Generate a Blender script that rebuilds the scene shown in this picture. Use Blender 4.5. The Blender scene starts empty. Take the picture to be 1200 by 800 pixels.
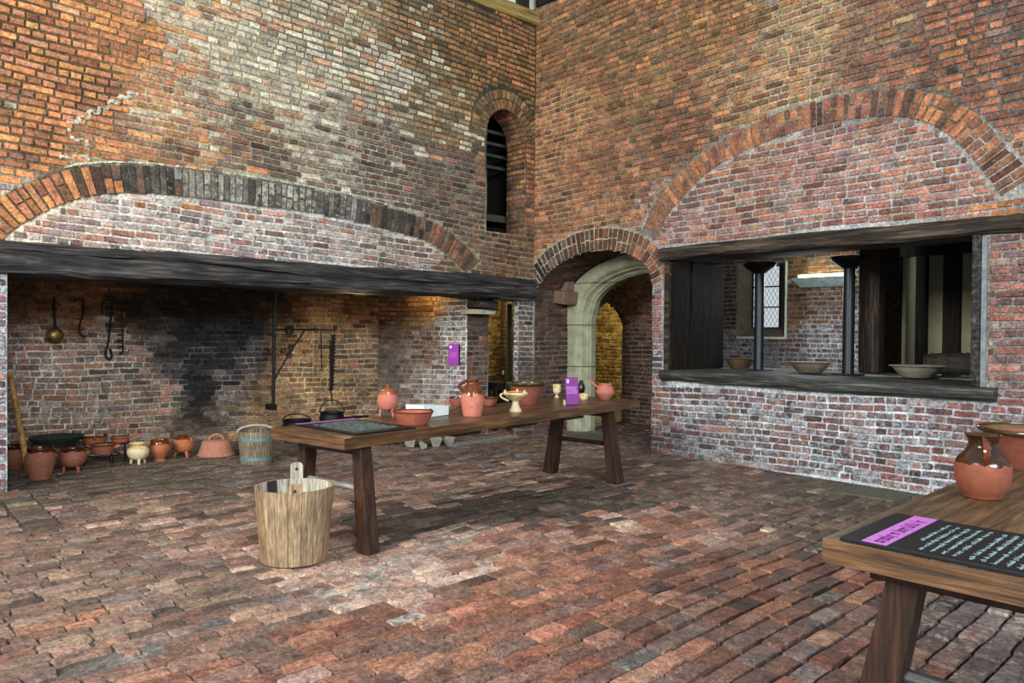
import bpy, bmesh, math, random
import numpy as np
from mathutils import Vector, Matrix

random.seed(7)
rng = np.random.default_rng(11)
sc = bpy.context.scene
COL = sc.collection
PI = math.pi

# ------------------------------------------------------------------ camera
F = 885.0
YAW, PITCH, ROLL = math.radians(48.4), math.radians(-0.7), math.radians(0.5)
CAM = np.array([-7.65, -8.14, 1.5])
_f0 = np.array([math.cos(YAW), math.sin(YAW), 0]); _r0 = np.array([math.sin(YAW), -math.cos(YAW), 0]); _u0 = np.array([0, 0, 1.0])
FWD = _f0 * math.cos(PITCH) + _u0 * math.sin(PITCH)
_up = _u0 * math.cos(PITCH) - _f0 * math.sin(PITCH)
RGT = _r0 * math.cos(ROLL) + _up * math.sin(ROLL)
UPV = _up * math.cos(ROLL) - _r0 * math.sin(ROLL)


def at(px, py, axis, val):
    """the world point seen at a photo pixel on an axis-aligned plane (used once, to survey the place)"""
    d = FWD + RGT * (px - 600) / F + UPV * (400 - py) / F
    return CAM + d * ((val - CAM[axis]) / d[axis])


def depth(p):
    return float((np.array(p) - CAM) @ FWD)


cam = bpy.data.cameras.new('camera'); cam_o = bpy.data.objects.new('camera', cam); COL.objects.link(cam_o)
cam.sensor_width = 36.0; cam.lens = 36.0 * F / 1200; cam.clip_start = 0.05
M = Matrix.Identity(4)
for i in range(3):
    M[i][0] = RGT[i]; M[i][1] = UPV[i]; M[i][2] = -FWD[i]; M[i][3] = CAM[i]
cam_o.matrix_world = M
sc.camera = cam_o

# ------------------------------------------------------------------ colour / materials


def lin(c):
    return tuple((x / 255 / 12.92) if x / 255 <= .04045 else ((x / 255 + .055) / 1.055) ** 2.4 for x in c[:3])


def mat_base(name):
    m = bpy.data.materials.new(name); m.use_nodes = True
    nt = m.node_tree; nt.nodes.clear()
    out = nt.nodes.new('ShaderNodeOutputMaterial'); b = nt.nodes.new('ShaderNodeBsdfPrincipled')
    nt.links.new(b.outputs[0], out.inputs[0])
    return m, nt, b


def N(nt, t, **kw):
    n = nt.nodes.new(t)
    for k, v in kw.items():
        if k.startswith('i_'):
            key = k[2:]
            key = int(key) if key.isdigit() else key
            n.inputs[key].default_value = v
        else:
            setattr(n, k, v)
    return n


def noise(nt, coord, scale, detail=4, rough=.6, dist=0.0):
    n = N(nt, 'ShaderNodeTexNoise', i_Scale=scale, i_Detail=detail, i_Roughness=rough, i_Distortion=dist)
    nt.links.new(coord, n.inputs['Vector'])
    return n.outputs['Fac']


def ramp(nt, fac, stops):
    r = nt.nodes.new('ShaderNodeValToRGB'); el = r.color_ramp.elements
    while len(el) < len(stops): el.new(.5)
    for e, (p, c) in zip(el, stops):
        e.position = p; e.color = (*c, 1) if len(c) == 3 else c
    nt.links.new(fac, r.inputs[0])
    return r.outputs[0]


def mixc(nt, fac, a, b, mode='MIX'):
    m = nt.nodes.new('ShaderNodeMix'); m.data_type = 'RGBA'; m.blend_type = mode
    for sock, v in ((m.inputs[0], fac), (m.inputs[6], a), (m.inputs[7], b)):
        if isinstance(v, (int, float)): sock.default_value = v
        elif isinstance(v, tuple): sock.default_value = (*v, 1)
        else: nt.links.new(v, sock)
    return m.outputs[2]


def mathn(nt, op, a, b=None, clamp=False):
    m = nt.nodes.new('ShaderNodeMath'); m.operation = op; m.use_clamp = clamp
    for s, v in zip(m.inputs, (a, b)):
        if v is None: continue
        if isinstance(v, (int, float)): s.default_value = v
        else: nt.links.new(v, s)
    return m.outputs[0]


def bump(nt, b, h, strength, dist):
    n = N(nt, 'ShaderNodeBump', i_Strength=strength, i_Distance=dist)
    nt.links.new(h, n.inputs['Height']); nt.links.new(n.outputs[0], b.inputs['Normal'])


def masonry(name, rough=.85, smearcol=(190, 192, 190), spec=.25, fine=1.0, gloss=None):
    """colour of each brick from its own attribute, mottled, with lime smears where the alpha says so"""
    m, nt, b = mat_base(name)
    co = N(nt, 'ShaderNodeNewGeometry').outputs['Position']
    at_ = N(nt, 'ShaderNodeAttribute', attribute_name='Col')
    n1 = noise(nt, co, 36 * fine, 6, .75); n2 = noise(nt, co, 7, 4, .65); n3 = noise(nt, co, 85 * fine, 3, .75)
    c = mixc(nt, 1.0, at_.outputs['Color'], ramp(nt, n1, [(.32, (.34, .34, .36)), (.5, (.95, .95, .95)), (.7, (1.6, 1.55, 1.5))]), 'MULTIPLY')
    c = mixc(nt, 1.0, c, ramp(nt, n2, [(.32, (.6, .62, .66)), (.62, (1.2, 1.17, 1.12))]), 'MULTIPLY')
    c = mixc(nt, .8, c, ramp(nt, n3, [(.34, (.4, .4, .4)), (.52, (1.0, 1.0, 1.0)), (.72, (1.7, 1.7, 1.7))]), 'MULTIPLY')
    sm = noise(nt, co, 16, 6, .75, .6)
    thr = mathn(nt, 'ADD', sm, mathn(nt, 'MULTIPLY', at_.outputs['Alpha'], .22))
    sf = N(nt, 'ShaderNodeMapRange', i_1=.66, i_2=.82); nt.links.new(thr, sf.inputs[0])
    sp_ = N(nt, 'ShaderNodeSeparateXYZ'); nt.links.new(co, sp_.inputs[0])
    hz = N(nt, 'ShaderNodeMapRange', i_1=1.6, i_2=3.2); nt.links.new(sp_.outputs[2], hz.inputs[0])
    sc_ = mixc(nt, hz.outputs[0], lin(smearcol), lin((206, 200, 174)))   # lime smear; cool light low and warm light high put into its tint
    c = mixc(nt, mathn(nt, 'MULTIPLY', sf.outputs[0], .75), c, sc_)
    nt.links.new(c, b.inputs['Base Color'])
    b.inputs['Specular IOR Level'].default_value = spec
    if gloss is None: b.inputs['Roughness'].default_value = rough
    else:
        nt.links.new(ramp(nt, n2, [(.35, (gloss,) * 3), (.65, (rough,) * 3)]), b.inputs['Roughness'])
    h = mathn(nt, 'ADD', n1, mathn(nt, 'MULTIPLY', n3, .45))
    bump(nt, b, h, .9, .012)
    return m


def wood(name, c1, c2, c3, axis=0, scale=1.0, rough=.6, spec=.3, bstr=.5, knots=True):
    m, nt, b = mat_base(name)
    tc = N(nt, 'ShaderNodeTexCoord').outputs['Object']
    mp = N(nt, 'ShaderNodeMapping'); s = [14 * scale] * 3; s[axis] = .9 * scale
    mp.inputs['Scale'].default_value = s; nt.links.new(tc, mp.inputs[0])
    g = noise(nt, mp.outputs[0], 2.2, 7, .68, .5)
    mp2 = N(nt, 'ShaderNodeMapping'); s = [60 * scale] * 3; s[axis] = 2.2 * scale
    mp2.inputs['Scale'].default_value = s; nt.links.new(tc, mp2.inputs[0])
    g2 = noise(nt, mp2.outputs[0], 2, 3, .6)
    big = noise(nt, tc, 2.3 * scale, 3, .6)
    c = ramp(nt, g, [(.33, lin(c1)), (.5, lin(c2)), (.68, lin(c3))])
    c = mixc(nt, .8, c, ramp(nt, g2, [(.3, (.55, .55, .55)), (.6, (1.1, 1.1, 1.1))]), 'MULTIPLY')
    c = mixc(nt, .7, c, ramp(nt, big, [(.3, (.65, .65, .68)), (.65, (1.2, 1.18, 1.15))]), 'MULTIPLY')
    nt.links.new(c, b.inputs['Base Color']); b.inputs['Roughness'].default_value = rough
    b.inputs['Specular IOR Level'].default_value = spec
    bump(nt, b, mathn(nt, 'ADD', g, mathn(nt, 'MULTIPLY', g2, .5)), bstr, .01)
    return m


def plain(name, c, rough=.7, metal=0.0, spec=.4, var=.35, scale=20, bstr=.25, coat=0.0):
    m, nt, b = mat_base(name)
    tc = N(nt, 'ShaderNodeTexCoord').outputs['Object']
    n = noise(nt, tc, scale, 5, .65); n2 = noise(nt, tc, scale * 5, 3, .6)
    lo, hi = 1 - var, 1 + var
    cc = mixc(nt, 1.0, lin(c), ramp(nt, n, [(.3, (lo, lo, lo)), (.7, (hi, hi, hi))]), 'MULTIPLY')
    nt.links.new(cc, b.inputs['Base Color']); b.inputs['Roughness'].default_value = rough
    b.inputs['Metallic'].default_value = metal; b.inputs['Specular IOR Level'].default_value = spec
    b.inputs['Coat Weight'].default_value = coat; b.inputs['Coat Roughness'].default_value = .12
    if bstr: bump(nt, b, mathn(nt, 'ADD', n, mathn(nt, 'MULTIPLY', n2, .4)), bstr, .004)
    return m


def pottery(name, clay, glaze, zfrac, drip=.08, low=False):
    """clay below, shiny glaze above a wavering line at generated z = zfrac"""
    m, nt, b = mat_base(name)
    tcn = N(nt, 'ShaderNodeTexCoord'); tc = tcn.outputs['Object']; gen = tcn.outputs['Generated']
    sep = N(nt, 'ShaderNodeSeparateXYZ'); nt.links.new(gen, sep.inputs[0])
    n = noise(nt, gen, 5.5, 3, .6)
    z = mathn(nt, 'ADD', sep.outputs[2], mathn(nt, 'MULTIPLY', mathn(nt, 'SUBTRACT', n, .5), drip * 5))
    gf = mathn(nt, 'GREATER_THAN', z, zfrac)
    v = noise(nt, tc, 30, 5, .65); v2 = noise(nt, gen, 3, 3, .6)
    cl = mixc(nt, 1.0, lin(clay), ramp(nt, v, [(.3, (.75, .73, .7)), (.7, (1.2, 1.2, 1.2))]), 'MULTIPLY')
    gl = mixc(nt, 1.0, lin(glaze), ramp(nt, v2, [(.35, (.45, .42, .4)), (.65, (1.35, 1.3, 1.2))]), 'MULTIPLY')
    nt.links.new(mixc(nt, gf, cl, gl), b.inputs['Base Color'])
    r = mathn(nt, 'SUBTRACT', .75, mathn(nt, 'MULTIPLY', gf, .58)); nt.links.new(r, b.inputs['Roughness'])
    b.inputs['Specular IOR Level'].default_value = .5
    bump(nt, b, v, .15, .003)
    return m


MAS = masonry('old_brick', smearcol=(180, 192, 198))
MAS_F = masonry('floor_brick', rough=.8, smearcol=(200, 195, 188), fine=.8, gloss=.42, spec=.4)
BEAM = wood('blackened_oak_beam', (16, 15, 16), (44, 42, 42), (92, 88, 84), 0, .8, .75, .25, .8)
BEAM_Y = wood('blackened_oak_lintel', (18, 15, 13), (46, 39, 33), (96, 84, 70), 1, .8, .75, .25, .9)
SILL = wood('weathered_sill_oak', (18, 18, 18), (52, 52, 50), (105, 104, 98), 1, 1.2, .6, .35, 1.0)
PLATE = wood('pale_plate_oak', (90, 75, 38), (140, 120, 68), (170, 150, 95), 0, .7, .8, .2, .5)
DARKW = wood('dark_timber', (12, 10, 8), (30, 24, 20), (58, 46, 36), 2, 1, .7, .25, .9)
TABLE = wood('oak_tabletop', (48, 33, 20), (86, 60, 36), (124, 92, 58), 0, .9, .36, .5, .25)
TABLE2 = wood('oak_tabletop_worn', (48, 36, 24), (84, 66, 44), (114, 94, 66), 0, .9, .4, .5, .3)
LEG = wood('oak_leg', (24, 14, 9), (50, 31, 20), (80, 53, 34), 2, 1.1, .5, .4, .35)
ENDW = wood('oak_end_grain', (50, 34, 20), (88, 60, 36), (118, 86, 54), 1, 1.3, .5, .35, .3)
SHUT = wood('sooty_shutter_oak', (7, 6, 5), (19, 15, 12), (44, 35, 27), 2, 1.1, .8, .12, 1.0)
RAIL = wood('grey_rail', (80, 80, 80), (125, 125, 122), (160, 158, 150), 1, 1.1, .45, .4, .3)
TUBW = wood('pale_tub_oak', (100, 84, 64), (144, 122, 95), (176, 155, 127), 2, 2.0, .8, .2, .35)
TUBIN = wood('tub_inside_oak', (120, 115, 100), (165, 160, 145), (205, 200, 185), 2, 1.2, .8, .2, .4)
TUBDK = plain('tub_dark_stave', (38, 34, 38), .8)
BUCK = wood('grey_bucket_oak', (70, 60, 48), (125, 112, 92), (165, 155, 135), 2, 2.2, .85, .2, .5)
POLEW = wood('pale_pole', (110, 75, 40), (175, 130, 78), (215, 175, 120), 2, 2, .7, .2, .4)
LOGB = wood('grey_log_bark', (70, 64, 52), (120, 112, 92), (165, 155, 132), 0, 1.6, .9, .15, 1.0)
LOGE = plain('split_log_face', (136, 132, 118), .85, scale=9, var=.3)
IRON = plain('wrought_iron', (26, 25, 26), .55, .6, .4, .4, 30, .4)
BLUEIRON = plain('painted_iron', (20, 29, 37), .42, .3, .5, .3, 25, .2)
BRASS = plain('dull_brass', (120, 98, 58), .4, .8, .5, .35, 14, .2)
PEWTER = plain('dull_pewter', (118, 108, 92), .45, .25, .5, .3, 12, .15)
PEWTER2 = plain('pale_pewter', (150, 146, 132), .45, .15, .5, .25, 12, .15)
HOOPB = plain('grey_blue_hoop', (112, 140, 146), .55, .4, .4, .2, 16, .2)
ROPE = plain('grey_rope', (150, 150, 138), .9, 0, .2, .35, 60, .6)
CREAM = pottery('cream_pottery', (196, 180, 146), (200, 180, 132), .72, .04)
TERRA = pottery('terracotta_glazed_rim', (130, 76, 58), (64, 32, 18), .86, .02)
TERRAO = pottery('orange_terracotta', (158, 92, 58), (98, 50, 24), .8, .03)
TERRAP = plain('pale_terracotta', (164, 100, 82), .78, 0, .3, .15, 18, .2)
TERRAD = plain('dusty_terracotta', (158, 108, 90), .85, 0, .25, .18, 26, .3)
JUGM = pottery('jug_half_glazed', (122, 64, 42), (54, 30, 12), .55, .035)
JUG1M = pottery('jug_dripping_glaze', (176, 106, 88), (100, 52, 24), .6, .09)
BOWLIN = pottery('bowl_brown_glaze', (146, 78, 58), (94, 46, 22), .9, .01)
BIGB = pottery('basin_green_rim', (118, 64, 48), (56, 44, 20), .86, .01)
GLAZE_IN = plain('brown_glaze', (142, 72, 34), .16, 0, .6, .3, 12, .05)
GLAZE_DK = plain('dark_green_glaze', (86, 70, 34), .16, 0, .6, .3, 12, .05)
GLAZE_BR = plain('dark_brown_glaze', (80, 38, 14), .14, 0, .6, .35, 14, .05)
BLACKP = plain('black_board', (13, 15, 20), .55, 0, .3, .15, 20, 0)
NAVY = plain('navy_board_edge', (20, 36, 54), .4, 0, .5, .15, 20, 0)
TUBE_S = 22
PURPLE = plain('purple_panel', (112, 42, 120), .5, 0, .4, .1, 20, 0)
MAGENTA = plain('magenta_panel', (146, 56, 164), .5, 0, .4, .1, 20, 0)
LILAC = plain('lilac_heading', (168, 100, 178), .5, 0, .4, .08, 20, 0)
LILACD = plain('purple_lettering', (120, 40, 120), .5, 0, .4, .08, 20, 0)
PALETXT = plain('pale_lettering', (160, 190, 192), .6, 0, .3, .1, 20, 0)
WHITE = plain('white_plaster', (205, 208, 196), .85, 0, .2, .1, 5, .1)
WHITEB = plain('white_painted_box', (205, 216, 214), .5, 0, .4, .08, 10, .05)
GREYB = plain('grey_painted_box', (140, 160, 158), .5, 0, .4, .1, 10, .05)
CREAMPL = plain('cream_limewash', (150, 146, 120), .9, 0, .2, .15, 3, .15)
STONE = plain('green_grey_stone', (146, 148, 124), .85, 0, .25, .3, 7, .6)
_nt = STONE.node_tree; _b = [n for n in _nt.nodes if n.type == 'BSDF_PRINCIPLED'][0]; _old = _b.inputs['Base Color'].links[0].from_socket
_sx = N(_nt, 'ShaderNodeSeparateXYZ'); _nt.links.new(N(_nt, 'ShaderNodeNewGeometry').outputs['Position'], _sx.inputs[0])
_w = mathn(_nt, 'LESS_THAN', mathn(_nt, 'FRACT', mathn(_nt, 'MULTIPLY', mathn(_nt, 'ADD', _sx.outputs[2], .28), 1 / .63)), .022)
_nt.links.new(mixc(_nt, _w, _old, lin((62, 62, 52))), _b.inputs['Base Color'])
STONEP = plain('pinkish_stone', (110, 88, 76), .85, 0, .25, .3, 14, .7)
STONEW = plain('pale_stone', (165, 165, 140), .85, 0, .25, .3, 12, .5)
SLAB = plain('green_grey_slab', (84, 84, 70), .8, 0, .3, .3, 12, .5)
CEIL = plain('servery_ceiling', (150, 170, 158), .9, 0, .2, .1, 4, .1)
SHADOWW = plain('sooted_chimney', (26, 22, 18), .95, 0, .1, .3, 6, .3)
CANDLE = plain('candle_wax', (200, 195, 175), .6, 0, .3, .1, 20, 0)
GREENP = plain('olive_door_paint', (52, 50, 30), .7, 0, .3, .25, 8, .2)
LEAD = plain('window_lead', (40, 44, 48), .6, .4, .4, .2, 20, 0)

mg, ntg, bg = mat_base('old_window_glass')
tr = N(ntg, 'ShaderNodeBsdfTransparent', i_Color=(.98, .99, 1, 1)); gl = N(ntg, 'ShaderNodeBsdfGlossy', i_Roughness=.05)
fr = N(ntg, 'ShaderNodeFresnel', i_IOR=1.45); mx = N(ntg, 'ShaderNodeMixShader')
ntg.links.new(fr.outputs[0], mx.inputs[0]); ntg.links.new(tr.outputs[0], mx.inputs[1]); ntg.links.new(gl.outputs[0], mx.inputs[2])
ntg.links.new(mx.outputs[0], [n for n in ntg.nodes if n.type == 'OUTPUT_MATERIAL'][0].inputs[0])
GLASS = mg


def emis(name, c, s):
    m, nt, b = mat_base(name)
    b.inputs['Emission Color'].default_value = (*lin(c), 1); b.inputs['Emission Strength'].default_value = s
    b.inputs['Base Color'].default_value = (*lin(c), 1)
    return m


TUBE = emis('lamp_tube_glow', (255, 236, 170), TUBE_S)

# ------------------------------------------------------------------ object helpers


def link(name, me, mat, parent=None, loc=None):
    o = bpy.data.objects.new(name, me); COL.objects.link(o)
    mats = mat if isinstance(mat, (list, tuple)) else [mat]
    for m in mats: me.materials.append(m)
    if parent is not None: o.parent = parent
    if loc is not None: o.location = loc
    return o


def thing(name, label, cat, loc=(0, 0, 0), rz=0.0, group=None):
    o = bpy.data.objects.new(name, None); COL.objects.link(o); o.empty_display_size = .1
    o.location = loc; o.rotation_euler = (0, 0, rz); o['label'] = label; o['category'] = cat
    if group: o['group'] = group
    return o


def tag(o, label, cat, group=None):
    o['label'] = label; o['category'] = cat
    if group: o['group'] = group
    return o


def struct(o, label=None):
    o['kind'] = 'structure'
    if label: o['label'] = label
    return o


def bm_obj(name, bm, mat, parent=None, smooth=False, loc=None, bev=0.0, angle=40):
    bmesh.ops.recalc_face_normals(bm, faces=bm.faces)
    if bev: bmesh.ops.bevel(bm, geom=[e for e in bm.edges if e.calc_face_angle(0) > .5], offset=bev, segments=2, affect='EDGES', profile=.6)
    me = bpy.data.meshes.new(name); bm.to_mesh(me); bm.free()
    if smooth:
        for p in me.polygons: p.use_smooth = True
        try: me.set_sharp_from_angle(angle=math.radians(angle))
        except Exception: pass
    return link(name, me, mat, parent, loc)


def box(bm, c, s, rot=None, mi=0, taper=None):
    """box of size s centred at c; rot = Matrix; taper=(tx,ty) scale of the top"""
    vs = []
    for z in (-.5, .5):
        for x, y in ((-.5, -.5), (.5, -.5), (.5, .5), (-.5, .5)):
            v = Vector((x * s[0], y * s[1], z * s[2]))
            if taper and z > 0: v.x *= taper[0]; v.y *= taper[1]
            if rot is not None: v = rot @ v
            vs.append(bm.verts.new(v + Vector(c)))
    for f in ((0, 3, 2, 1), (4, 5, 6, 7), (0, 1, 5, 4), (1, 2, 6, 5), (2, 3, 7, 6), (3, 0, 4, 7)):
        fa = bm.faces.new([vs[i] for i in f]); fa.material_index = mi
    return vs


def hexa(bm, b4, t4):
    vs = [bm.verts.new(v) for v in list(b4) + list(t4)]
    for f in ((0, 3, 2, 1), (4, 5, 6, 7), (0, 1, 5, 4), (1, 2, 6, 5), (2, 3, 7, 6), (3, 0, 4, 7)):
        bm.faces.new([vs[i] for i in f])


def tube(bm, pts, r, seg=8, closed=False, caps=True, flat=1.0):
    pts = [Vector(p) for p in pts]; n = len(pts)
    rs = r if isinstance(r, (list, tuple)) else [r] * n
    rings = []; prev = None
    for i, p in enumerate(pts):
        a = pts[(i - 1) % n] if (closed or i > 0) else p
        b = pts[(i + 1) % n] if (closed or i < n - 1) else p
        t = (b - a).normalized()
        if prev is None:
            u = t.orthogonal().normalized()
        else:
            u = (prev - t * prev.dot(t)); u = u.normalized() if u.length > 1e-6 else t.orthogonal().normalized()
        prev = u; w = t.cross(u)
        rings.append([bm.verts.new(p + (u * math.cos(2 * PI * k / seg) * flat + w * math.sin(2 * PI * k / seg)) * rs[i]) for k in range(seg)])
    m = n if closed else n - 1
    for i in range(m):
        A, B = rings[i], rings[(i + 1) % n]
        for k in range(seg): bm.faces.new((A[k], A[(k + 1) % seg], B[(k + 1) % seg], B[k]))
    if not closed and caps:
        bm.faces.new(rings[0][::-1]); bm.faces.new(rings[-1])


def lathe(bm, prof, seg=40, wob=0.0, c=(0, 0, 0), mi=0, ell=1.0):
    rings = []; ph = random.random() * 6
    for r, z in prof:
        if r < 1e-5: rings.append([bm.verts.new((c[0], c[1], c[2] + z))]); continue
        ring = []
        for k in range(seg):
            a = 2 * PI * k / seg; rr = r * (1 + wob * math.sin(2 * a + ph) + wob * .6 * math.sin(3 * a + ph * 2 + z * 9))
            ring.append(bm.verts.new((c[0] + rr * math.cos(a), c[1] + rr * math.sin(a) * ell, c[2] + z)))
        rings.append(ring)
    for A, B in zip(rings, rings[1:]):
        if len(A) == 1 and len(B) == 1: continue
        for k in range(seg):
            k2 = (k + 1) % seg
            if len(A) == 1: f = bm.faces.new((A[0], B[k2], B[k]))
            elif len(B) == 1: f = bm.faces.new((A[k], A[k2], B[0]))
            else: f = bm.faces.new((A[k], A[k2], B[k2], B[k]))
            f.material_index = mi


def smoothprof(pts, n=5):
    """Catmull-Rom through profile points"""
    P = [pts[0]] + list(pts) + [pts[-1]]; out = []
    for i in range(1, len(P) - 2):
        for k in range(n):
            t = k / n
            out.append(tuple(.5 * ((2 * P[i][j]) + (-P[i - 1][j] + P[i + 1][j]) * t + (2 * P[i - 1][j] - 5 * P[i][j] + 4 * P[i + 1][j] - P[i + 2][j]) * t * t + (-P[i - 1][j] + 3 * P[i][j] - 3 * P[i + 1][j] + P[i + 2][j]) * t ** 3) for j in range(len(pts[0]))))
    out.append(tuple(pts[-1]))
    return [tuple(max(0, q) if (j == 0 and len(pts[0]) == 2 and min(a[0] for a in pts) >= 0) else q for j, q in enumerate(p)) for p in out]


def vessel(outer, th=.006, n=4):
    """closed pot profile: outside from the base up, then inside down"""
    o = smoothprof(outer, n)
    inner = [(max(r - th, .001), max(z, outer[0][1] + th)) for r, z in o if r > th * 1.5][::-1]
    rim = o[-1]
    return [(0, outer[0][1])] + o + [(rim[0] - th * .5, rim[1] + th * .4)] + inner[1:] + [(0, outer[0][1] + th)]


# ------------------------------------------------------------------ masonry generator
def hashf(a, b=0.0):
    return np.mod(np.sin(a * 12.9898 + b * 78.233) * 43758.5453, 1.0)


TU = np.array([0, .10, .5, .90, 1.0])


class Masonry:
    def __init__(self):
        self.V = []; self.Fc = []; self.C = []; self.S = []; self.n = 0

    def bricks(self, rects, mapf, cols, prot=.009, jit=.0035, edge=.0055):
        """rects N x 4 (u0,u1,v0,v1); cols N x 4; mapf(u,v,w)->(...,3)"""
        if len(rects) == 0: return
        R = np.array(rects); n = len(R); L = R[:, 1] - R[:, 0]; Hh = R[:, 3] - R[:, 2]
        eu = np.minimum(edge / np.maximum(L, .01), .3); ev = np.minimum(edge / np.maximum(Hh, .01), .35)
        tu = np.stack([0 * eu, eu, .5 + 0 * eu, 1 - eu, 1 + 0 * eu], 1); tv = np.stack([0 * ev, ev, .5 + 0 * ev, 1 - ev, 1 + 0 * ev], 1)
        u = R[:, 0, None, None] + tu[:, None, :] * L[:, None, None] + np.zeros((n, 5, 5))
        v = R[:, 2, None, None] + tv[:, :, None] * Hh[:, None, None] + np.zeros((n, 5, 5))
        p = (prot if np.isscalar(prot) else np.array(prot)[:, None, None]) * (1 + .9 * (rng.random((n, 1, 1)) - .5))
        tilt = (rng.random((n, 1, 1)) - .5) * .6
        prof = np.array([[0, 0, 0, 0, 0], [0, .9, .97, .9, 0], [0, .97, 1, .97, 0], [0, .9, .97, .9, 0], [0, 0, 0, 0, 0.]])
        w = p * prof * (1 + tilt * (tu[:, None, :] - .5)) + (prof - 1) * .004
        jj = jit if np.isscalar(jit) else np.array(jit)[:, None, None]
        u = u + (rng.random((n, 5, 5)) - .5) * 2 * jj; v = v + (rng.random((n, 5, 5)) - .5) * 2 * jj
        w = w + (rng.random((n, 5, 5)) - .5) * jj * 1.0 * (prof > 0)
        P = mapf(u, v, w).reshape(n * 25, 3)
        q = np.array([[j * 5 + i, j * 5 + i + 1, (j + 1) * 5 + i + 1, (j + 1) * 5 + i] for j in range(4) for i in range(4)])
        Fq = (q[None] + (np.arange(n) * 25)[:, None, None]).reshape(-1, 4) + self.n
        C = np.repeat(np.array(cols), 25, 0)
        self.V.append(P); self.Fc.append(Fq); self.C.append(C); self.n += n * 25

    def grid(self, us, vs, mapf, okf, colf, rough=.002):
        """mortar bed: cells of the (us, vs) lattice whose centre is allowed"""
        U, Vv = np.meshgrid(us, vs)
        w = (rng.random(U.shape) - .5) * 2 * rough
        P = mapf(U, Vv, w).reshape(-1, 3)
        nu = len(us); i, j = np.meshgrid(np.arange(len(us) - 1), np.arange(len(vs) - 1))
        cu = (U[:-1, :-1] + U[1:, 1:]) / 2; cv = (Vv[:-1, :-1] + Vv[1:, 1:]) / 2
        ok = okf(cu, cv)
        a = (j * nu + i)[ok]
        Fq = np.stack([a, a + 1, a + nu + 1, a + nu], 1)
        used = np.unique(Fq); remap = np.zeros(len(P), int); remap[used] = np.arange(len(used))
        C = colf(U.reshape(-1)[used], Vv.reshape(-1)[used])
        self.V.append(P[used]); self.Fc.append(remap[Fq] + self.n); self.C.append(C); self.n += len(used)

    def quad(self, pts, col):
        self.V.append(np.array(pts, float)); self.Fc.append(np.array([[0, 1, 2, 3]]) + self.n)
        self.C.append(np.array([[*lin(col), 0.0]] * 4)); self.n += 4

    def build(self, name, mat=None):
        V = np.concatenate(self.V); Fq = np.concatenate(self.Fc); C = np.concatenate(self.C)
        me = bpy.data.meshes.new(name)
        me.vertices.add(len(V)); me.vertices.foreach_set('co', V.astype(np.float32).ravel())
        me.loops.add(len(Fq) * 4); me.loops.foreach_set('vertex_index', Fq.astype(np.int32).ravel())
        me.polygons.add(len(Fq)); me.polygons.foreach_set('loop_start', np.arange(0, len(Fq) * 4, 4, dtype=np.int32))
        me.update(calc_edges=True)
        ca = me.color_attributes.new('Col', 'FLOAT_COLOR', 'POINT'); ca.data.foreach_set('color', C.astype(np.float32).ravel())
        me.polygons.foreach_set('use_smooth', np.ones(len(Fq), bool))
        me.validate()
        me.set_sharp_from_angle(angle=math.radians(33))
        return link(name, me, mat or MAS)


SAT = .84


def palette_lookup(anchors, sx=1.0, sv=1.0, sharp=5.0):
    """anchors: (u, v, [brick sRGB...], mortar sRGB, smear). Each brick draws its colour from the kinds of brick laid around it."""
    A = np.array([(a[0], a[1]) for a in anchors])
    mort = np.array([[*lin(a[3]), a[4]] for a in anchors])

    def weights(u, v):
        d = np.sqrt(((u[:, None] - A[None, :, 0]) * sx) ** 2 + ((v[:, None] - A[None, :, 1]) * sv) ** 2) + .05
        w = d ** -sharp
        return w / w.sum(1, keepdims=True)

    def brickcol(u, v):
        u = np.asarray(u, float).ravel(); v = np.asarray(v, float).ravel()
        W = np.cumsum(weights(u, v), 1); r = rng.random((len(u), 1)); k = (W < r).sum(1).clip(0, len(anchors) - 1)
        out = np.zeros((len(u), 4))
        for i, ki in enumerate(k):
            a = anchors[ki]; c = a[2][int(rng.random() * len(a[2]))]
            g = (.70 + .5 * rng.random()) if rng.random() < .85 else .45 + .3 * rng.random(); j = 1 + .08 * (rng.random(3) - .5)
            mean = np.mean([lin(q) for q in a[2]], 0); cc = .62 * np.array(lin(c)) + .38 * mean; lum = cc @ np.array((.3, .59, .11)); cc = SAT * cc + (1 - SAT) * lum
            out[i, :3] = cc * g * j; out[i, 3] = min(1, a[4] * (.5 + rng.random()))
        return out

    def mortcol(u, v):
        u = np.asarray(u, float).ravel(); v = np.asarray(v, float).ravel()
        c = weights(u, v) @ mort
        c[:, :3] *= (.85 + .3 * rng.random((len(u), 1))); c[:, 3] = c[:, 3] * .3
        return c
    return brickcol, mortcol


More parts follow.
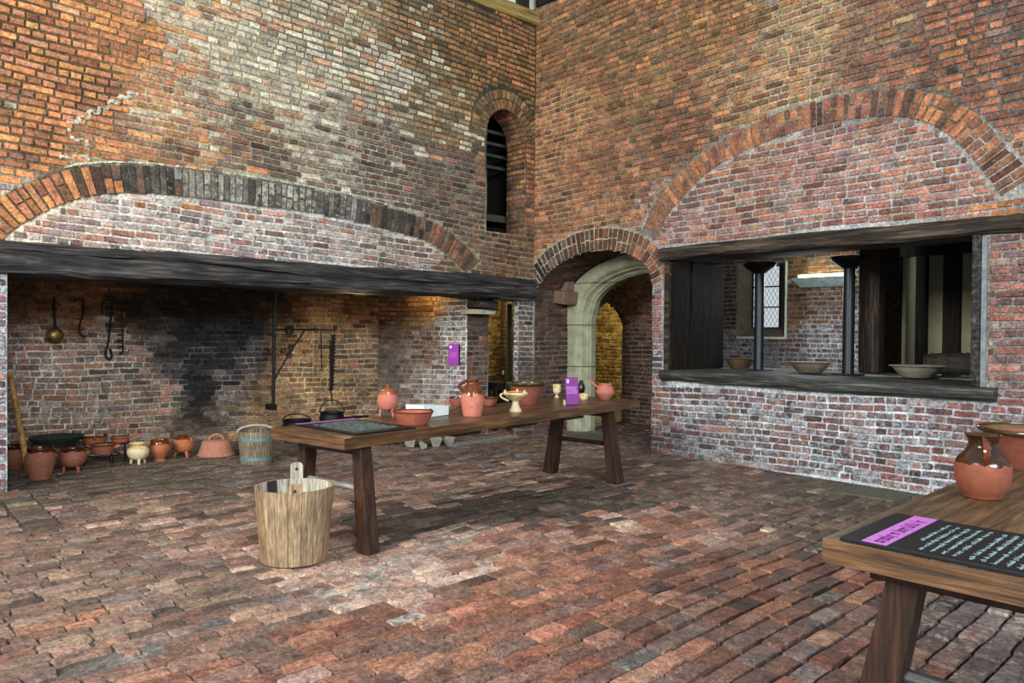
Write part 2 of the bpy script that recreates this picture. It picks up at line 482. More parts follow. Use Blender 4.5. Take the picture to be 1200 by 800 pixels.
def courses(u0, u1, v0, v1, ok, ch=.072, tilt=0.0, joint=.0155, wav=.008, lens=(.235, .115), ph=0.0, minl=.045):
    """runs of stretchers and headers on gently wavering, tilted courses wherever ok(u,v)"""
    rects = []; shift = []
    k0 = int((v0 - abs(tilt) * (u1 - u0)) / ch) - 1; k1 = int((v1 + abs(tilt) * (u1 - u0)) / ch) + 2
    us = np.arange(u0, u1 + 1e-6, .015)
    for k in range(k0, k1):
        base = k * ch
        vv = base + tilt * (us - u1) + ch / 2
        good = ok(us, vv - ch * .33) & ok(us, vv + ch * .33) & (vv > v0) & (vv < v1)
        i = 0
        while i < len(us):
            if not good[i]: i += 1; continue
            j = i
            while j + 1 < len(us) and good[j + 1]: j += 1
            a, b = us[i] + .003, us[j] - .003
            i = j + 1
            if b - a < minl: continue
            x = a; hd = (k % 2 == 0)
            first = True
            while x < b - .03:
                L = lens[1] if (hd and random.random() < .75) or (not hd and random.random() < .3) else lens[0]
                L *= random.uniform(.88, 1.1)
                if first: L *= random.choice((.5, 1, .75)); first = False
                e = min(x + L, b)
                if b - e < minl: e = b
                if e - x > minl * .6:
                    um = (x + e) / 2; vb = base + tilt * (um - u1) + wav * math.sin(um * 3.1 + k * .35 + ph)
                    rects.append((x, e - joint, vb + joint * .5, vb + ch - joint * .5))
                    shift.append(tilt)
                x = e
    return rects


def plane_map(O, U, V, Nn):
    O, U, V, Nn = (np.array(a, float) for a in (O, U, V, Nn))
    return lambda u, v, w: O + u[..., None] * U + v[..., None] * V + w[..., None] * Nn


def noise1(u, v, s=1.0):
    return np.sin(u * 3.7 * s + 1.3 * np.sin(v * 2.9 * s)) * np.cos(v * 4.3 * s + 1.7 * np.sin(u * 2.3 * s))


def relief(mapf, amp=.006):
    """old walls are not true: a slow swell added along the normal"""
    return lambda u, v, w: mapf(u, v, w + amp * noise1(u, v, 1.0))


# arches as curves -----------------------------------------------------------
class Curve:
    def __init__(self, pts, n=160):
        p = np.array(smoothprof([tuple(q) + (0,) for q in pts], 12))[:, :2]
        d = np.r_[0, np.cumsum(np.hypot(*np.diff(p, axis=0).T))]
        s = np.linspace(0, d[-1], n)
        self.s = s; self.L = d[-1]
        self.p = np.stack([np.interp(s, d, p[:, 0]), np.interp(s, d, p[:, 1])], 1)
        t = np.gradient(self.p, axis=0); t /= np.linalg.norm(t, axis=1)[:, None]
        k = np.ones(7) / 7
        t = np.stack([np.convolve(np.pad(t[:, i], 3, 'edge'), k, 'valid') for i in (0, 1)], 1); t /= np.linalg.norm(t, axis=1)[:, None]
        self.t = t; self.nrm = np.stack([-t[:, 1], t[:, 0]], 1)   # left of travel: outward when travelling +u under an arch

    def at(self, s):
        f = lambda a: np.interp(s, self.s, a)
        return f(self.p[:, 0]), f(self.p[:, 1]), f(self.nrm[:, 0]), f(self.nrm[:, 1])

    def dist(self, u, v):
        """signed distance outward and arc position"""
        sh = np.shape(u); u = np.ravel(u); v = np.ravel(v)
        out = np.empty(len(u)); ss = np.empty(len(u))
        for a in range(0, len(u), 20000):
            du = u[a:a + 20000, None] - self.p[None, :, 0]; dv = v[a:a + 20000, None] - self.p[None, :, 1]
            k = (du * du + dv * dv).argmin(1); r = np.arange(len(k))
            out[a:a + 20000] = du[r, k] * self.nrm[k, 0] + dv[r, k] * self.nrm[k, 1]; ss[a:a + 20000] = self.s[k]
            far = np.hypot(du[r, k], dv[r, k]); endk = (k == 0) | (k == len(self.s) - 1)
            out[a:a + 20000] = np.where(endk & (far > np.abs(out[a:a + 20000]) + .02), 9, out[a:a + 20000])
        return out.reshape(sh), ss.reshape(sh)


def ring_bricks(ms, cv, t, mapf, colf, wd=.068, joint=.011, prot=.012, s0=0, s1=None, double=.45):
    """voussoirs standing on the curve"""
    s = s0; rects = []
    s1 = s1 or cv.L
    while s < s1 - .02:
        w = wd * random.uniform(.85, 1.15)
        if random.random() < double:
            m = t * random.uniform(.42, .58)
            rects += [(s, s + w - joint, .0, m - joint / 2), (s, s + w - joint, m + joint / 2, t)]
        else: rects.append((s, s + w - joint, .0, t * random.uniform(.94, 1.04)))
        s += w

    def mp(u, v, w):
        x, z, nx, nz = cv.at(u)
        return mapf(x + nx * v, z + nz * v, w)
    R = np.array(rects); x, z, nx, nz = cv.at((R[:, 0] + R[:, 1]) / 2)
    vm = (R[:, 2] + R[:, 3]) / 2
    ms.bricks(rects, mp, colf(x + nx * vm, z + nz * vm), prot=prot, jit=.003)


# ------------------------------------------------------------------ palettes (sRGB)
OR = [(214, 136, 60), (198, 120, 62), (176, 106, 70), (154, 108, 88), (224, 150, 62), (164, 98, 66), (190, 126, 82)]
WH = [(204, 198, 174), (190, 182, 158), (214, 208, 186), (178, 166, 140), (168, 158, 136), (198, 188, 164), (196, 128, 78)]
OL = [(150, 112, 62), (172, 120, 60), (120, 96, 60), (184, 130, 66), (140, 98, 58), (110, 92, 62)]
DG = [(112, 102, 90), (92, 82, 74), (132, 112, 96), (74, 70, 68), (150, 98, 72), (104, 96, 88), (120, 90, 74)]
TY = [(184, 158, 146), (140, 86, 70), (116, 110, 118), (192, 172, 162), (190, 116, 84), (166, 146, 138), (138, 130, 132)]
BK = [(48, 46, 46), (62, 58, 56), (84, 78, 72), (40, 40, 42), (96, 88, 80)]
BKW = [(120, 116, 108), (170, 168, 160), (86, 82, 76), (64, 60, 58), (140, 136, 126), (104, 98, 90)]
BR = [(120, 88, 64), (100, 74, 58), (140, 98, 68), (84, 70, 60), (150, 92, 60)]
RO = [(176, 108, 66), (190, 122, 70), (150, 88, 62), (128, 94, 68), (164, 98, 64), (204, 132, 66), (124, 80, 60)]
RY = [(172, 130, 84), (150, 112, 78), (120, 84, 64), (186, 150, 104), (140, 122, 98), (196, 128, 70)]
RD = [(138, 86, 66), (160, 98, 70), (118, 80, 68), (176, 106, 68), (108, 86, 76), (190, 114, 66)]
RP = [(170, 120, 104), (190, 124, 96), (150, 112, 108), (164, 92, 72), (130, 104, 104), (186, 110, 78), (178, 150, 140)]
RL = [(140, 92, 84), (112, 76, 74), (92, 86, 94), (170, 104, 84), (150, 128, 130), (120, 96, 98), (104, 66, 62)]
FL = [(176, 126, 104), (194, 120, 90), (156, 142, 126), (132, 108, 92), (174, 152, 134), (140, 112, 96)]
FS = [(18, 18, 19), (28, 28, 31), (38, 40, 46), (24, 23, 24), (52, 58, 66)]
FW = [(148, 112, 74), (172, 130, 86), (122, 98, 70), (156, 96, 62), (142, 122, 94), (184, 146, 100)]
FG = [(114, 100, 88), (96, 86, 80), (132, 108, 92), (86, 76, 70), (146, 126, 112)]
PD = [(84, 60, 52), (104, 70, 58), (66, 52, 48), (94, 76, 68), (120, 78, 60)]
YL = [(168, 140, 66), (150, 118, 60), (122, 90, 48), (178, 152, 80)]  # yellow lamplight is put into these brick colours


def AL(px, py): p = at(px, py, 1, 0.0); return p[0], p[2]
def AR(px, py): p = at(px, py, 0, 0.0); return -p[1], p[2]


# ================================================================== WALL LEFT (plane y = 0, seen from -y)
mapL = relief(plane_map((0, 0, 0), (1, 0, 0), (0, 0, 1), (0, -1, 0)), .012)
arcL = Curve([(-6.62, 2.16), (-6.45, 2.42), (-5.9, 2.76), (-5.2, 2.87), (-4.22, 2.88), (-3.4, 2.86), (-2.82, 2.81), (-1.95, 2.68), (-1.5, 2.47), (-1.28, 2.32)])
TL = .275
SX, SZ, SR = -.565, 4.28, .37     # tall slot: centre x, springing z, half width
slotc = Curve([(SX - SR * math.cos(a), SZ + SR * 1.05 * math.sin(a)) for a in np.linspace(0, PI, 9)])
FPX0, FPX1, BZ0, BZ1 = -6.52, -.3, 1.97, 2.29


def ok_left(u, v):
    d, _ = arcL.dist(u, v)
    ringz = (d > -.012) & (d < TL + .012)
    slot = (np.abs(u - SX) < SR + .005) & (v > 2.92) & (v < SZ)
    ds, _ = slotc.dist(u, v)
    head = (v >= SZ - .03) & (ds < .29)
    fp = (u > FPX0) & (u < FPX1) & (v < BZ1 - .03)
    beam = (v > BZ0) & (v < BZ1 - .03)
    return ~(ringz | slot | head | fp | beam) & (v < 6.0)


def ok_left_m(u, v):
    slot = (np.abs(u - SX) < SR) & (v > 2.92) & (v < SZ)
    ds, _ = slotc.dist(u, v); head = (v >= SZ) & (ds < 0)
    fp = (u > FPX0) & (u < FPX1) & (v < BZ0 + .15)
    return ~(slot | head | fp) & (v < 6.02)


anL = [(*AL(30, 40), OR, (78, 68, 44), .0), (*AL(110, 110), OR, (74, 64, 44), 0), (*AL(60, 170), OR, (84, 72, 52), 0), (*AL(160, 40), OR, (120, 104, 72), .05),
       (*AL(190, 130), OR + WH[:3], (180, 172, 140), .15), (*AL(210, 30), WH + OR[:2], (178, 170, 140), .3), (*AL(270, 60), WH, (150, 144, 118), .5), (*AL(350, 40), WH, (112, 108, 88), .45),
       (*AL(340, 100), WH, (150, 146, 124), .55), (*AL(270, 130), WH + DG, (150, 144, 120), .3), (*AL(420, 20), WH + RY[:3], (120, 108, 74), .3), (*AL(440, 90), WH, (104, 100, 78), .4), (*AL(480, 40), OL + WH[:2], (70, 68, 52), .1),
       (*AL(550, 60), OL, (54, 56, 46), 0), (*AL(610, 80), OL + RO[:2], (62, 56, 40), 0), (*AL(520, 130), OL + WH[:3], (96, 90, 66), .15), (*AL(380, 160), DG + WH, (160, 156, 138), .5), (*AL(300, 180), DG + OR[:2], (150, 144, 122), .35),
       (*AL(450, 200), DG, (158, 152, 134), .4), (*AL(520, 220), DG, (132, 126, 108), .2), (*AL(550, 300), BR + DG, (150, 140, 112), .1), (*AL(600, 310), BR, (142, 134, 106), .1),
       (*AL(620, 200), RO, (92, 76, 54), 0), (*AL(625, 260), RO + BR, (120, 104, 84), .1), (*AL(100, 180), OR, (150, 136, 106), .1), (*AL(200, 175), OR + DG[:3], (150, 140, 112), .1),
       (*AL(60, 262), TY, (206, 196, 176), .5), (*AL(160, 265), TY, (206, 206, 200), .7), (*AL(280, 280), TY, (204, 206, 204), .75), (*AL(400, 290), TY, (196, 198, 194), .7), (*AL(480, 300), TY + DG, (186, 184, 172), .5),
       (-6.6, .5, RL, (170, 178, 184), .7), (-6.6, 1.5, RL, (170, 178, 184), .8), (-.15, .6, PD + DG, (140, 136, 124), .4), (-.15, 1.6, BR + DG, (176, 178, 176), .5)]
bcL, mcL = palette_lookup(anL)
anRing = [(*AL(20, 235), OR, (80, 72, 56), 0), (*AL(80, 215), OR, (84, 74, 58), 0), (*AL(120, 210), BK + OR[:2], (70, 66, 60), .1), (*AL(180, 215), BK + BR[:1], (80, 78, 74), .3), (*AL(250, 218), BKW, (90, 88, 80), .6),
          (*AL(330, 228), BKW, (80, 78, 70), .8), (*AL(400, 240), BKW + BK, (80, 78, 70), .5), (*AL(460, 255), BK + BR[:1], (90, 86, 76), .2), (*AL(530, 285), BK + BR + OR[2:4], (96, 88, 74), .1)]
bcRL, mcRL = palette_lookup(anRing)
wl = Masonry()
TILT = -.045


def lay(ms, u0, u1, v0, v1, ok, mapf, colf, **kw):
    prot = kw.pop('prot', .014); jit = kw.pop('jit', .0036); tilt = kw.get('tilt', 0.0)
    R = courses(u0, u1, v0, v1, ok, **kw)
    if not R: return
    A = np.array(R)
    um = (A[:, 0] + A[:, 1]) / 2; vm = (A[:, 2] + A[:, 3]) / 2
    cols = colf(um, vm)
    # each brick follows the tilt of its course
    n = len(A)

    def mp(u, v, w):
        if u.shape[0] == n and tilt:
            v = v + tilt * (u - um[:, None, None])
        return mapf(u, v, w)
    ms.bricks(R, mp, cols, prot=prot, jit=jit)


def mortar_col_ring(base, cv, ringcol, t):
    def f(u, v):
        c = base(u, v); d, _ = cv.dist(u, v); inr = (d > -.01) & (d < t + .01)
        if inr.any(): c[inr] = ringcol(np.ravel(u)[inr], np.ravel(v)[inr])
        return c
    return f


lay(wl, -9.6, 0, 0, 6.0, ok_left, mapL, bcL, tilt=TILT, wav=.012)
wl.grid(np.arange(-9.62, .07, .03), np.arange(0, 6.05, .03), mapL, ok_left_m, mortar_col_ring(mcL, arcL, mcRL, TL))
ring_bricks(wl, arcL, TL, mapL, bcRL, wd=.072, double=.4)
ring_bricks(wl, slotc, .14, mapL, lambda u, v: palette_lookup([(0, 0, OL + BR, (0, 0, 0), 0)])[0](u, v), wd=.06, double=0)
slot2 = Curve([(SX - (SR + .15) * math.cos(a), SZ + (SR + .15) * 1.03 * math.sin(a)) for a in np.linspace(0, PI, 9)])
ring_bricks(wl, slot2, .125, mapL, lambda u, v: palette_lookup([(0, 0, OL + DG[:2], (0, 0, 0), 0)])[0](u, v), wd=.066, double=0)
# reveal inside the great arch continues the wall line
okall = lambda u, v: np.ones(np.shape(u), bool)
bcP, mcP = palette_lookup([(0, 1, PD, (120, 112, 100), .2), (0, 2, PD, (90, 82, 72), .1)])
mapLr = relief(plane_map((0, -.03, 0), (1, 0, 0), (0, 0, 1), (0, -1, 0)), .006)
lay(wl, .0, .72, 0, 2.5, okall, mapLr, bcP)
wl.grid(np.arange(0, .76, .06), np.arange(0, 2.6, .06), mapLr, okall, mcP)
# jambs: left pier return, right jamb return (faces -x), slot reveals
for (x, y0, y1, z0, z1, bc, mc) in ((FPX1, 0, .12, 0, 2.0, bcL, mcL), (SX + SR, 0, .42, 2.9, SZ + .02, None, None)):
    mp = plane_map((x, 0, 0), (0, 1, 0), (0, 0, 1), (-1, 0, 0))
    b_, m_ = palette_lookup([(0, 0, PD + DG, (130, 128, 118), .4), (.2, 1.6, DG + BR, (190, 196, 200), 1.0), (0, 4.3, RO + OL, (70, 60, 44), 0), (0, 3.0, BR, (110, 104, 90), .1)])
    lay(wl, y0, y1, z0, z1, okall, mp, b_)
    wl.grid(np.arange(y0, y1 + .05, .05), np.arange(z0, z1 + .05, .05), mp, lambda u, v: (u < y1) & (v < z1 + .02), m_)
mp = plane_map((SX - SR, 0, 0), (0, 1, 0), (0, 0, 1), (1, 0, 0))
wl.grid(np.arange(0, .45, .06), np.arange(2.9, SZ + .05, .06), mp, okall, lambda u, v: np.tile([*lin((60, 48, 40)), 0], (len(np.ravel(u)), 1)))


def soffit(ms, cv, d0, d1, tomap, colf, mcol, wd=.07, ln=.22):
    """underside of an arch, swept back into the wall: tomap(x, z, depth, nx, nz, w)"""
    def mp(u, v, w):
        x, z, nx, nz = cv.at(u)
        return tomap(x, z, v, nx, nz, w)
    rects = []; s = 0; k = 0
    while s < cv.L - .02:
        x = d0 - (.5 * ln if k % 2 else 0)
        while x < d1:
            a, b = max(x, d0), min(x + ln - .012, d1)
            if b - a > .04: rects.append((s, min(s + wd - .012, cv.L), a, b))
            x += ln
        s += wd; k += 1
    R = np.array(rects)
    ms.bricks(rects, mp, colf((R[:, 0] + R[:, 1]) / 2, (R[:, 2] + R[:, 3]) / 2), prot=.006, jit=.002)
    ms.grid(np.linspace(0, cv.L, int(cv.L / .05) + 2), np.arange(d0, d1 + .06, .06), mp, okall, mcol)


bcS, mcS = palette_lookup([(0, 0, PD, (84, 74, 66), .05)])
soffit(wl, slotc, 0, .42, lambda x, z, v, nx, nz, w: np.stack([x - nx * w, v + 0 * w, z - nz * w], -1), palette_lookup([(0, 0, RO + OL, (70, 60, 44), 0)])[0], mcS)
def mstrip(ms, a, b, wd, mapf, col):
    a, b = np.array(a), np.array(b); L = np.linalg.norm(b - a); t_ = (b - a) / L; q = np.array([-t_[1], t_[0]])
    n_ = max(2, int(L / .035)); rect = []
    for i in range(n_):
        rect.append((i * L / n_ - .004, (i + 1) * L / n_ + .004, -wd / 2 * random.uniform(.7, 1.3), wd / 2 * random.uniform(.7, 1.3)))
    ms.bricks(rect, lambda u, v, w: mapf(a[0] + t_[0] * u + q[0] * v, a[1] + t_[1] * u + q[1] * v, w), [[*lin(col), .3]] * n_, prot=.0135, jit=.004)


MW = (186, 188, 170)
cur = np.array(AL(162, 110)); end = np.array(AL(80, 150)); nst = 7; stp = (end - cur) / nst
for i in range(nst):
    nx_ = cur + np.array([stp[0], TILT * stp[0]]); mstrip(wl, cur, nx_, .045, mapL, MW)
    n2_ = cur + stp; mstrip(wl, nx_, n2_, .04, mapL, MW); cur = n2_
for a_, b_ in (((80, 150), (86, 164)), ((86, 164), (104, 163)), ((70, 184), (104, 182)), ((102, 164), (103, 188))): mstrip(wl, AL(*a_), AL(*b_), .04, mapL, MW)
topline = [(s_, *[float(q_) for q_ in arcL.at(s_)]) for s_ in np.linspace(.9, 4.4, 26)]
for A_, B_ in zip(topline, topline[1:]):
    mstrip(wl, (A_[1] + A_[3] * (TL + .03), A_[2] + A_[4] * (TL + .03)), (B_[1] + B_[3] * (TL + .03), B_[2] + B_[4] * (TL + .03)), .026, mapL, MW)
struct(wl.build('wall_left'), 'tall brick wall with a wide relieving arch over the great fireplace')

# ================================================================== WALL RIGHT (plane x = 0, u = -y)
mapR = relief(plane_map((0, 0, 0), (0, -1, 0), (0, 0, 1), (-1, 0, 0)), .012)
arcD = Curve([(-.02, 2.06), (.12, 2.22), (.35, 2.4), (.75, 2.56), (1.2, 2.62), (1.6, 2.58), (1.91, 2.47), (2.1, 2.32), (2.19, 2.12)])   # doorway arch
TD = .29
arcH = Curve([(2.28, 2.74), (2.44, 3.0), (2.98, 3.4), (3.75, 3.63), (4.51, 3.69), (5.18, 3.6), (5.56, 3.37), (5.85, 2.99), (6.0, 2.74)])
TH = .26
HY0, HY1, HZ0, HZ1 = 2.42, 5.82, .98, 2.42


def in_door(u, v, g=0.0):
    top = np.interp(u, arcD.p[:, 0], arcD.p[:, 1])
    return (u > -.1 - g) & (u < 2.19 + g) & (v < top + g)


def ok_right(u, v):
    d, _ = arcD.dist(u, v); r1 = (d > -.01) & (d < TD + .012) & (d != 9)
    d2, _ = arcH.dist(u, v); r2 = (d2 > -.01) & (d2 < TH + .012) & (d2 != 9)
    lint = (u > 2.36) & (u < 6.16) & (v > 2.40) & (v < 2.56)
    sill = (u > 2.36) & (u < 6.0) & (v > .915) & (v < 1.1)
    h = (u > HY0 - .06) & (u < HY1 + .1) & (v > HZ0 - .04) & (v < HZ1)
    return ~(r1 | r2 | in_door(u, v) | lint | sill | h)


def ok_right_m(u, v):
    h = (u > HY0) & (u < HY1) & (v > HZ0) & (v < HZ1)
    return ~(in_door(u, v) | h)


anR = [(*AR(650, 60), RO + OL, (120, 112, 90), 0), (*AR(650, 150), RO, (176, 164, 132), .15), (*AR(720, 30), OL + RO, (104, 98, 78), 0), (*AR(760, 90), OL + RO, (116, 110, 90), 0), (*AR(700, 200), RO, (128, 118, 100), .05),
       (*AR(680, 250), RO, (160, 148, 124), .1), (*AR(840, 30), OL + RO, (108, 98, 72), 0), (*AR(860, 90), RY + RO, (144, 134, 110), .05), (*AR(940, 30), RY, (166, 156, 130), .15), (*AR(930, 90), RY, (172, 162, 138), .2),
       (*AR(1030, 40), RY + RD, (112, 104, 92), .1), (*AR(1050, 80), RD, (120, 112, 100), .1), (*AR(1130, 30), RD + RO, (90, 86, 82), .0), (*AR(1180, 90), RO + RD, (96, 94, 92), 0), (*AR(1190, 20), RD + DG[:3], (90, 88, 86), 0),
       (*AR(1190, 220), RD + RO, (150, 146, 140), .2), (*AR(1100, 60), RO + RD, (96, 90, 84), .05), (*AR(800, 150), RO + BR, (100, 92, 78), 0),
       (*AR(850, 230), RP + RD, (166, 162, 156), .2), (*AR(960, 200), RP, (160, 160, 158), .3), (*AR(1080, 190), RP, (166, 164, 160), .3), (*AR(1000, 250), RP, (178, 180, 180), .35), (*AR(830, 270), RP, (160, 160, 158), .4),
       (*AR(1120, 240), RP + RO[:1], (160, 158, 154), .3), (*AR(790, 470), RL, (190, 202, 208), .8), (*AR(900, 480), RL, (194, 206, 212), .7), (*AR(1000, 500), RL, (196, 208, 214), .75), (*AR(850, 530), RL + DG[:3], (160, 170, 176), .8),
       (*AR(1060, 550), RL, (194, 206, 212), .8), (*AR(1160, 500), RL, (176, 178, 184), .6), (*AR(1175, 330), RP + RL, (132, 128, 122), .3), (*AR(1175, 420), RP + RL, (134, 128, 126), .4), (*AR(770, 350), RP + RL, (150, 150, 158), .5), (*AR(770, 480), RL + RD, (150, 160, 170), .5)]
bcR, mcR = palette_lookup(anR)  # mortar bluish low, yellowish high: the light's colour is in the tint
bcRd, mcRd = palette_lookup([(*AR(640, 320), BK + DG, (176, 168, 144), .1), (*AR(700, 280), PD + BR + BK[:1], (178, 166, 140), .1), (*AR(760, 310), RD + PD, (150, 138, 122), .1)])
bcRh, mcRh = palette_lookup([(*AR(800, 215), RO, (120, 116, 110), .1), (*AR(900, 155), RD + RO, (132, 128, 122), .2), (*AR(1000, 130), RD + PD[:1], (126, 124, 120), .2), (*AR(1100, 130), RO, (100, 96, 92), .05), (*AR(1170, 190), RO + PD, (150, 150, 150), .2)])
wr = Masonry()
UR = 9.2
lay(wr, 0, UR, 0, 6.25, ok_right, mapR, bcR, tilt=.012, wav=.012)


def mcR_all(u, v):
    c = mcR(u, v)
    for cv, mc, t in ((arcD, mcRd, TD), (arcH, mcRh, TH)):
        d, _ = cv.dist(u, v); i = (d > -.01) & (d < t + .01)
        if i.any(): c[i] = mc(np.ravel(u)[i], np.ravel(v)[i])
    return c


wr.grid(np.arange(-.06, UR + .02, .03), np.arange(0, 6.28, .03), mapR, ok_right_m, mcR_all)
ring_bricks(wr, arcD, TD, mapR, bcRd, wd=.075, joint=.014, double=.9)
ring_bricks(wr, arcH, TH, mapR, bcRh, wd=.072, double=.45)
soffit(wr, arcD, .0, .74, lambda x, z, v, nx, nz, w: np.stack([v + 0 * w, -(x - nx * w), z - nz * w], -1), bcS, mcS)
# right-hand reveal of the great arch
mpq = plane_map((0, -2.19, 0), (1, 0, 0), (0, 0, 1), (0, 1, 0))
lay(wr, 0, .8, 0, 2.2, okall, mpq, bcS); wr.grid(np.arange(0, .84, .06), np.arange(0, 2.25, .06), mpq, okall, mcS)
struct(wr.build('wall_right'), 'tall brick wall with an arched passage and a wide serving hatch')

# ================================================================== FIREPLACE INTERIOR
FBY = 1.9
bcF, mcF = palette_lookup([(-6.2, 1.9, BR, (104, 84, 60), 0), (-5.6, 1.7, BR, (126, 100, 70), .05), (-6.0, 1.0, FL, (204, 196, 184), .5), (-5.6, .5, FL, (196, 186, 168), .5), (-5.2, 1.2, FL + FG, (184, 178, 168), .4), (-5.0, 1.8, BR + FS, (70, 56, 42), 0),
                       (-4.9, .5, FL, (184, 174, 156), .4), (-4.6, 1.4, FG, (120, 116, 112), .1), (-3.7, 1.5, FG, (160, 168, 180), .2), (-4.1, 1.0, FG, (160, 166, 176), .2)] + 0 * [(-4.5, 1.9, FS, (22, 21, 20), 0), (-4.1, 1.6, FS, (26, 26, 28), 0), (-4.15, 1.2, FS, (34, 38, 44), 0), (-4.2, .75, FS, (40, 42, 46), 0), (-4.25, .45, FS + FG, (60, 58, 56), 0),
                       (-3.8, 2.0, FS, (18, 17, 16), 0), (-3.6, 1.5, FS, (26, 30, 34), 0), (-3.7, 1.1, FS, (44, 52, 62), .05), (-3.9, .4, FG, (156, 142, 120), .4), (-3.4, .5, FG + FW, (176, 158, 126), .4), (-3.3, 1.7, FS, (40, 36, 30), 0), (-3.35, 1.2, FS + FG, (70, 76, 84), 0),
                       ] + [(-3.9, 1.9, FG, (84, 80, 76), 0), (-3.0, 1.9, BR, (74, 58, 38), 0), (-2.8, 1.3, FW, (196, 168, 124), .3), (-2.6, .8, FW, (212, 188, 144), .4), (-2.3, 1.5, FW, (176, 156, 122), .2), (-1.9, 1.2, FW + FG, (182, 168, 142), .2), (-2.0, 1.9, BR, (86, 62, 36), 0),
                       (-3.0, .4, FW, (150, 130, 96), .4), (-4.35, .15, FG, (110, 100, 84), .3)], sharp=4.6)  # dark brown anchors near the top paint the shade under the beam


def soot_and_shade(colf):
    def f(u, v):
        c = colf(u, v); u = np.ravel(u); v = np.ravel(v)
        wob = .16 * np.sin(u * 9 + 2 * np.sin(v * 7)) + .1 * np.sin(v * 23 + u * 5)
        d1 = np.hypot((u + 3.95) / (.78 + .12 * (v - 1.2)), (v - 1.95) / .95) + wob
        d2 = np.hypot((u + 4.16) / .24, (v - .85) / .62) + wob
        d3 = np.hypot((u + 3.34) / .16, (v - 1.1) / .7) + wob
        S = np.maximum.reduce([np.clip(2.0 - 1.25 * d1, 0, 1), np.clip(1.8 - 1.25 * d2, 0, 1), .7 * np.clip(1.4 - 1.1 * d3, 0, 1), .55 * np.clip((v - 1.75) / .3, 0, 1)])  # soot patches; the last term paints the beam's shade along the top
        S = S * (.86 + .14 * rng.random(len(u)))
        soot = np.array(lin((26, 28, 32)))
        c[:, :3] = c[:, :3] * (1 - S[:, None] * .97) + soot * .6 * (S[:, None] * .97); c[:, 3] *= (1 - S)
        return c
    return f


bcF, mcF = soot_and_shade(bcF), soot_and_shade(mcF)
mapF = relief(plane_map((0, FBY, 0), (1, 0, 0), (0, 0, 1), (0, -1, 0)), .03)
wf = Masonry()
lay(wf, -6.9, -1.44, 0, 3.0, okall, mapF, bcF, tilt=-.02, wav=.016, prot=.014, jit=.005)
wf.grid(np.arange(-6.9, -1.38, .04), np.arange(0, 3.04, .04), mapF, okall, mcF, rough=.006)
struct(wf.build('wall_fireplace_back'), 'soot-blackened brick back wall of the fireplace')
# splayed right side, from the back corner to the pier
P0 = np.array([-1.49, FBY]); P1 = at(547, 430, 1, .45)[:2]
P2 = at(572, 430, 1, .45)[:2]


def wallseg(name, a, b, z0, z1, anchors, label, flip=1, okf=okall, tilt=0.0, grid=.05, reach=.0):
    a = np.array(a, float); b = np.array(b, float); L = np.linalg.norm(b - a); t = (b - a) / L; nn = np.array([t[1], -t[0]]) * flip
    bc, mc = palette_lookup(anchors)
    mp = relief(plane_map((a[0], a[1], 0), (t[0], t[1], 0), (0, 0, 1), (nn[0], nn[1], 0)), .008)
    w = Masonry(); lay(w, 0, L, z0, z1, okf, mp, bc, tilt=tilt)
    w.grid(np.arange(0, L + grid, grid).clip(0, L), np.arange(z0, z1 + grid, grid), mp, okf, mc)
    return struct(w.build(name), label)


LS = np.linalg.norm(P1 - P0)
wallseg('wall_fireplace_side', P0, P1, 0, 3.0, [(.2, 1.0, FG, (112, 108, 104), .3), (.2, .4, FG, (120, 114, 104), .3), (.3, 1.9, BR, (70, 54, 40), 0), (.8, 1.9, FW, (120, 92, 54), 0), (.9, 1.2, FG + BR, (140, 134, 122), .4), (LS - .2, 1.4, BR + FG, (200, 206, 206), 1.0),
                                              (LS - .1, .8, RL, (190, 196, 198), .9), (LS - .1, 1.9, RL, (188, 196, 196), .9), (LS - .5, .7, FG + TY, (180, 180, 176), .7)], 'splayed brick side wall of the fireplace')
wallseg('wall_pier_front', P1, P2, 0, 2.1, [(0, 1, PD + BR, (124, 120, 116), .3), (.3, 1.8, PD, (90, 84, 76), .1), (.2, .4, PD + RL, (140, 140, 140), .5)], 'brick pier face between fireplace and passage')
P3 = P2 + np.array([-.15, 1.0])
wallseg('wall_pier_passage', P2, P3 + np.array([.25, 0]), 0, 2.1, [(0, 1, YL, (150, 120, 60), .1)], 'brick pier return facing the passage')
# lit bricks beyond the side passage, dark return and its door
Q0 = at(560, 430, 1, 2.0)[:2]; Q1 = at(587, 430, 1, 2.0)[:2]
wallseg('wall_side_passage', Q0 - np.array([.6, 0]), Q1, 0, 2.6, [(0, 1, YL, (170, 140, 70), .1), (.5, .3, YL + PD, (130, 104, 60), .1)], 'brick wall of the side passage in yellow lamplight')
wallseg('wall_passage_corner', Q1, at(600, 430, 1, .8)[:2], 0, 2.6, [(0, 1, PD + BK[:2], (60, 56, 48), .0)], 'dark brick return of the side passage')  # lack of light is painted in with near-black bricks

# sooted chimney throat over the hearth, left reveal
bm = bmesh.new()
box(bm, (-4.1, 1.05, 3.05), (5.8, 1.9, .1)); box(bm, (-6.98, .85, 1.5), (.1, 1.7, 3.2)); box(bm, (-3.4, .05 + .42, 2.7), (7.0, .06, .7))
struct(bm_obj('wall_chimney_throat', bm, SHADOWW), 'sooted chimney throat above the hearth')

# ================================================================== BEAMS


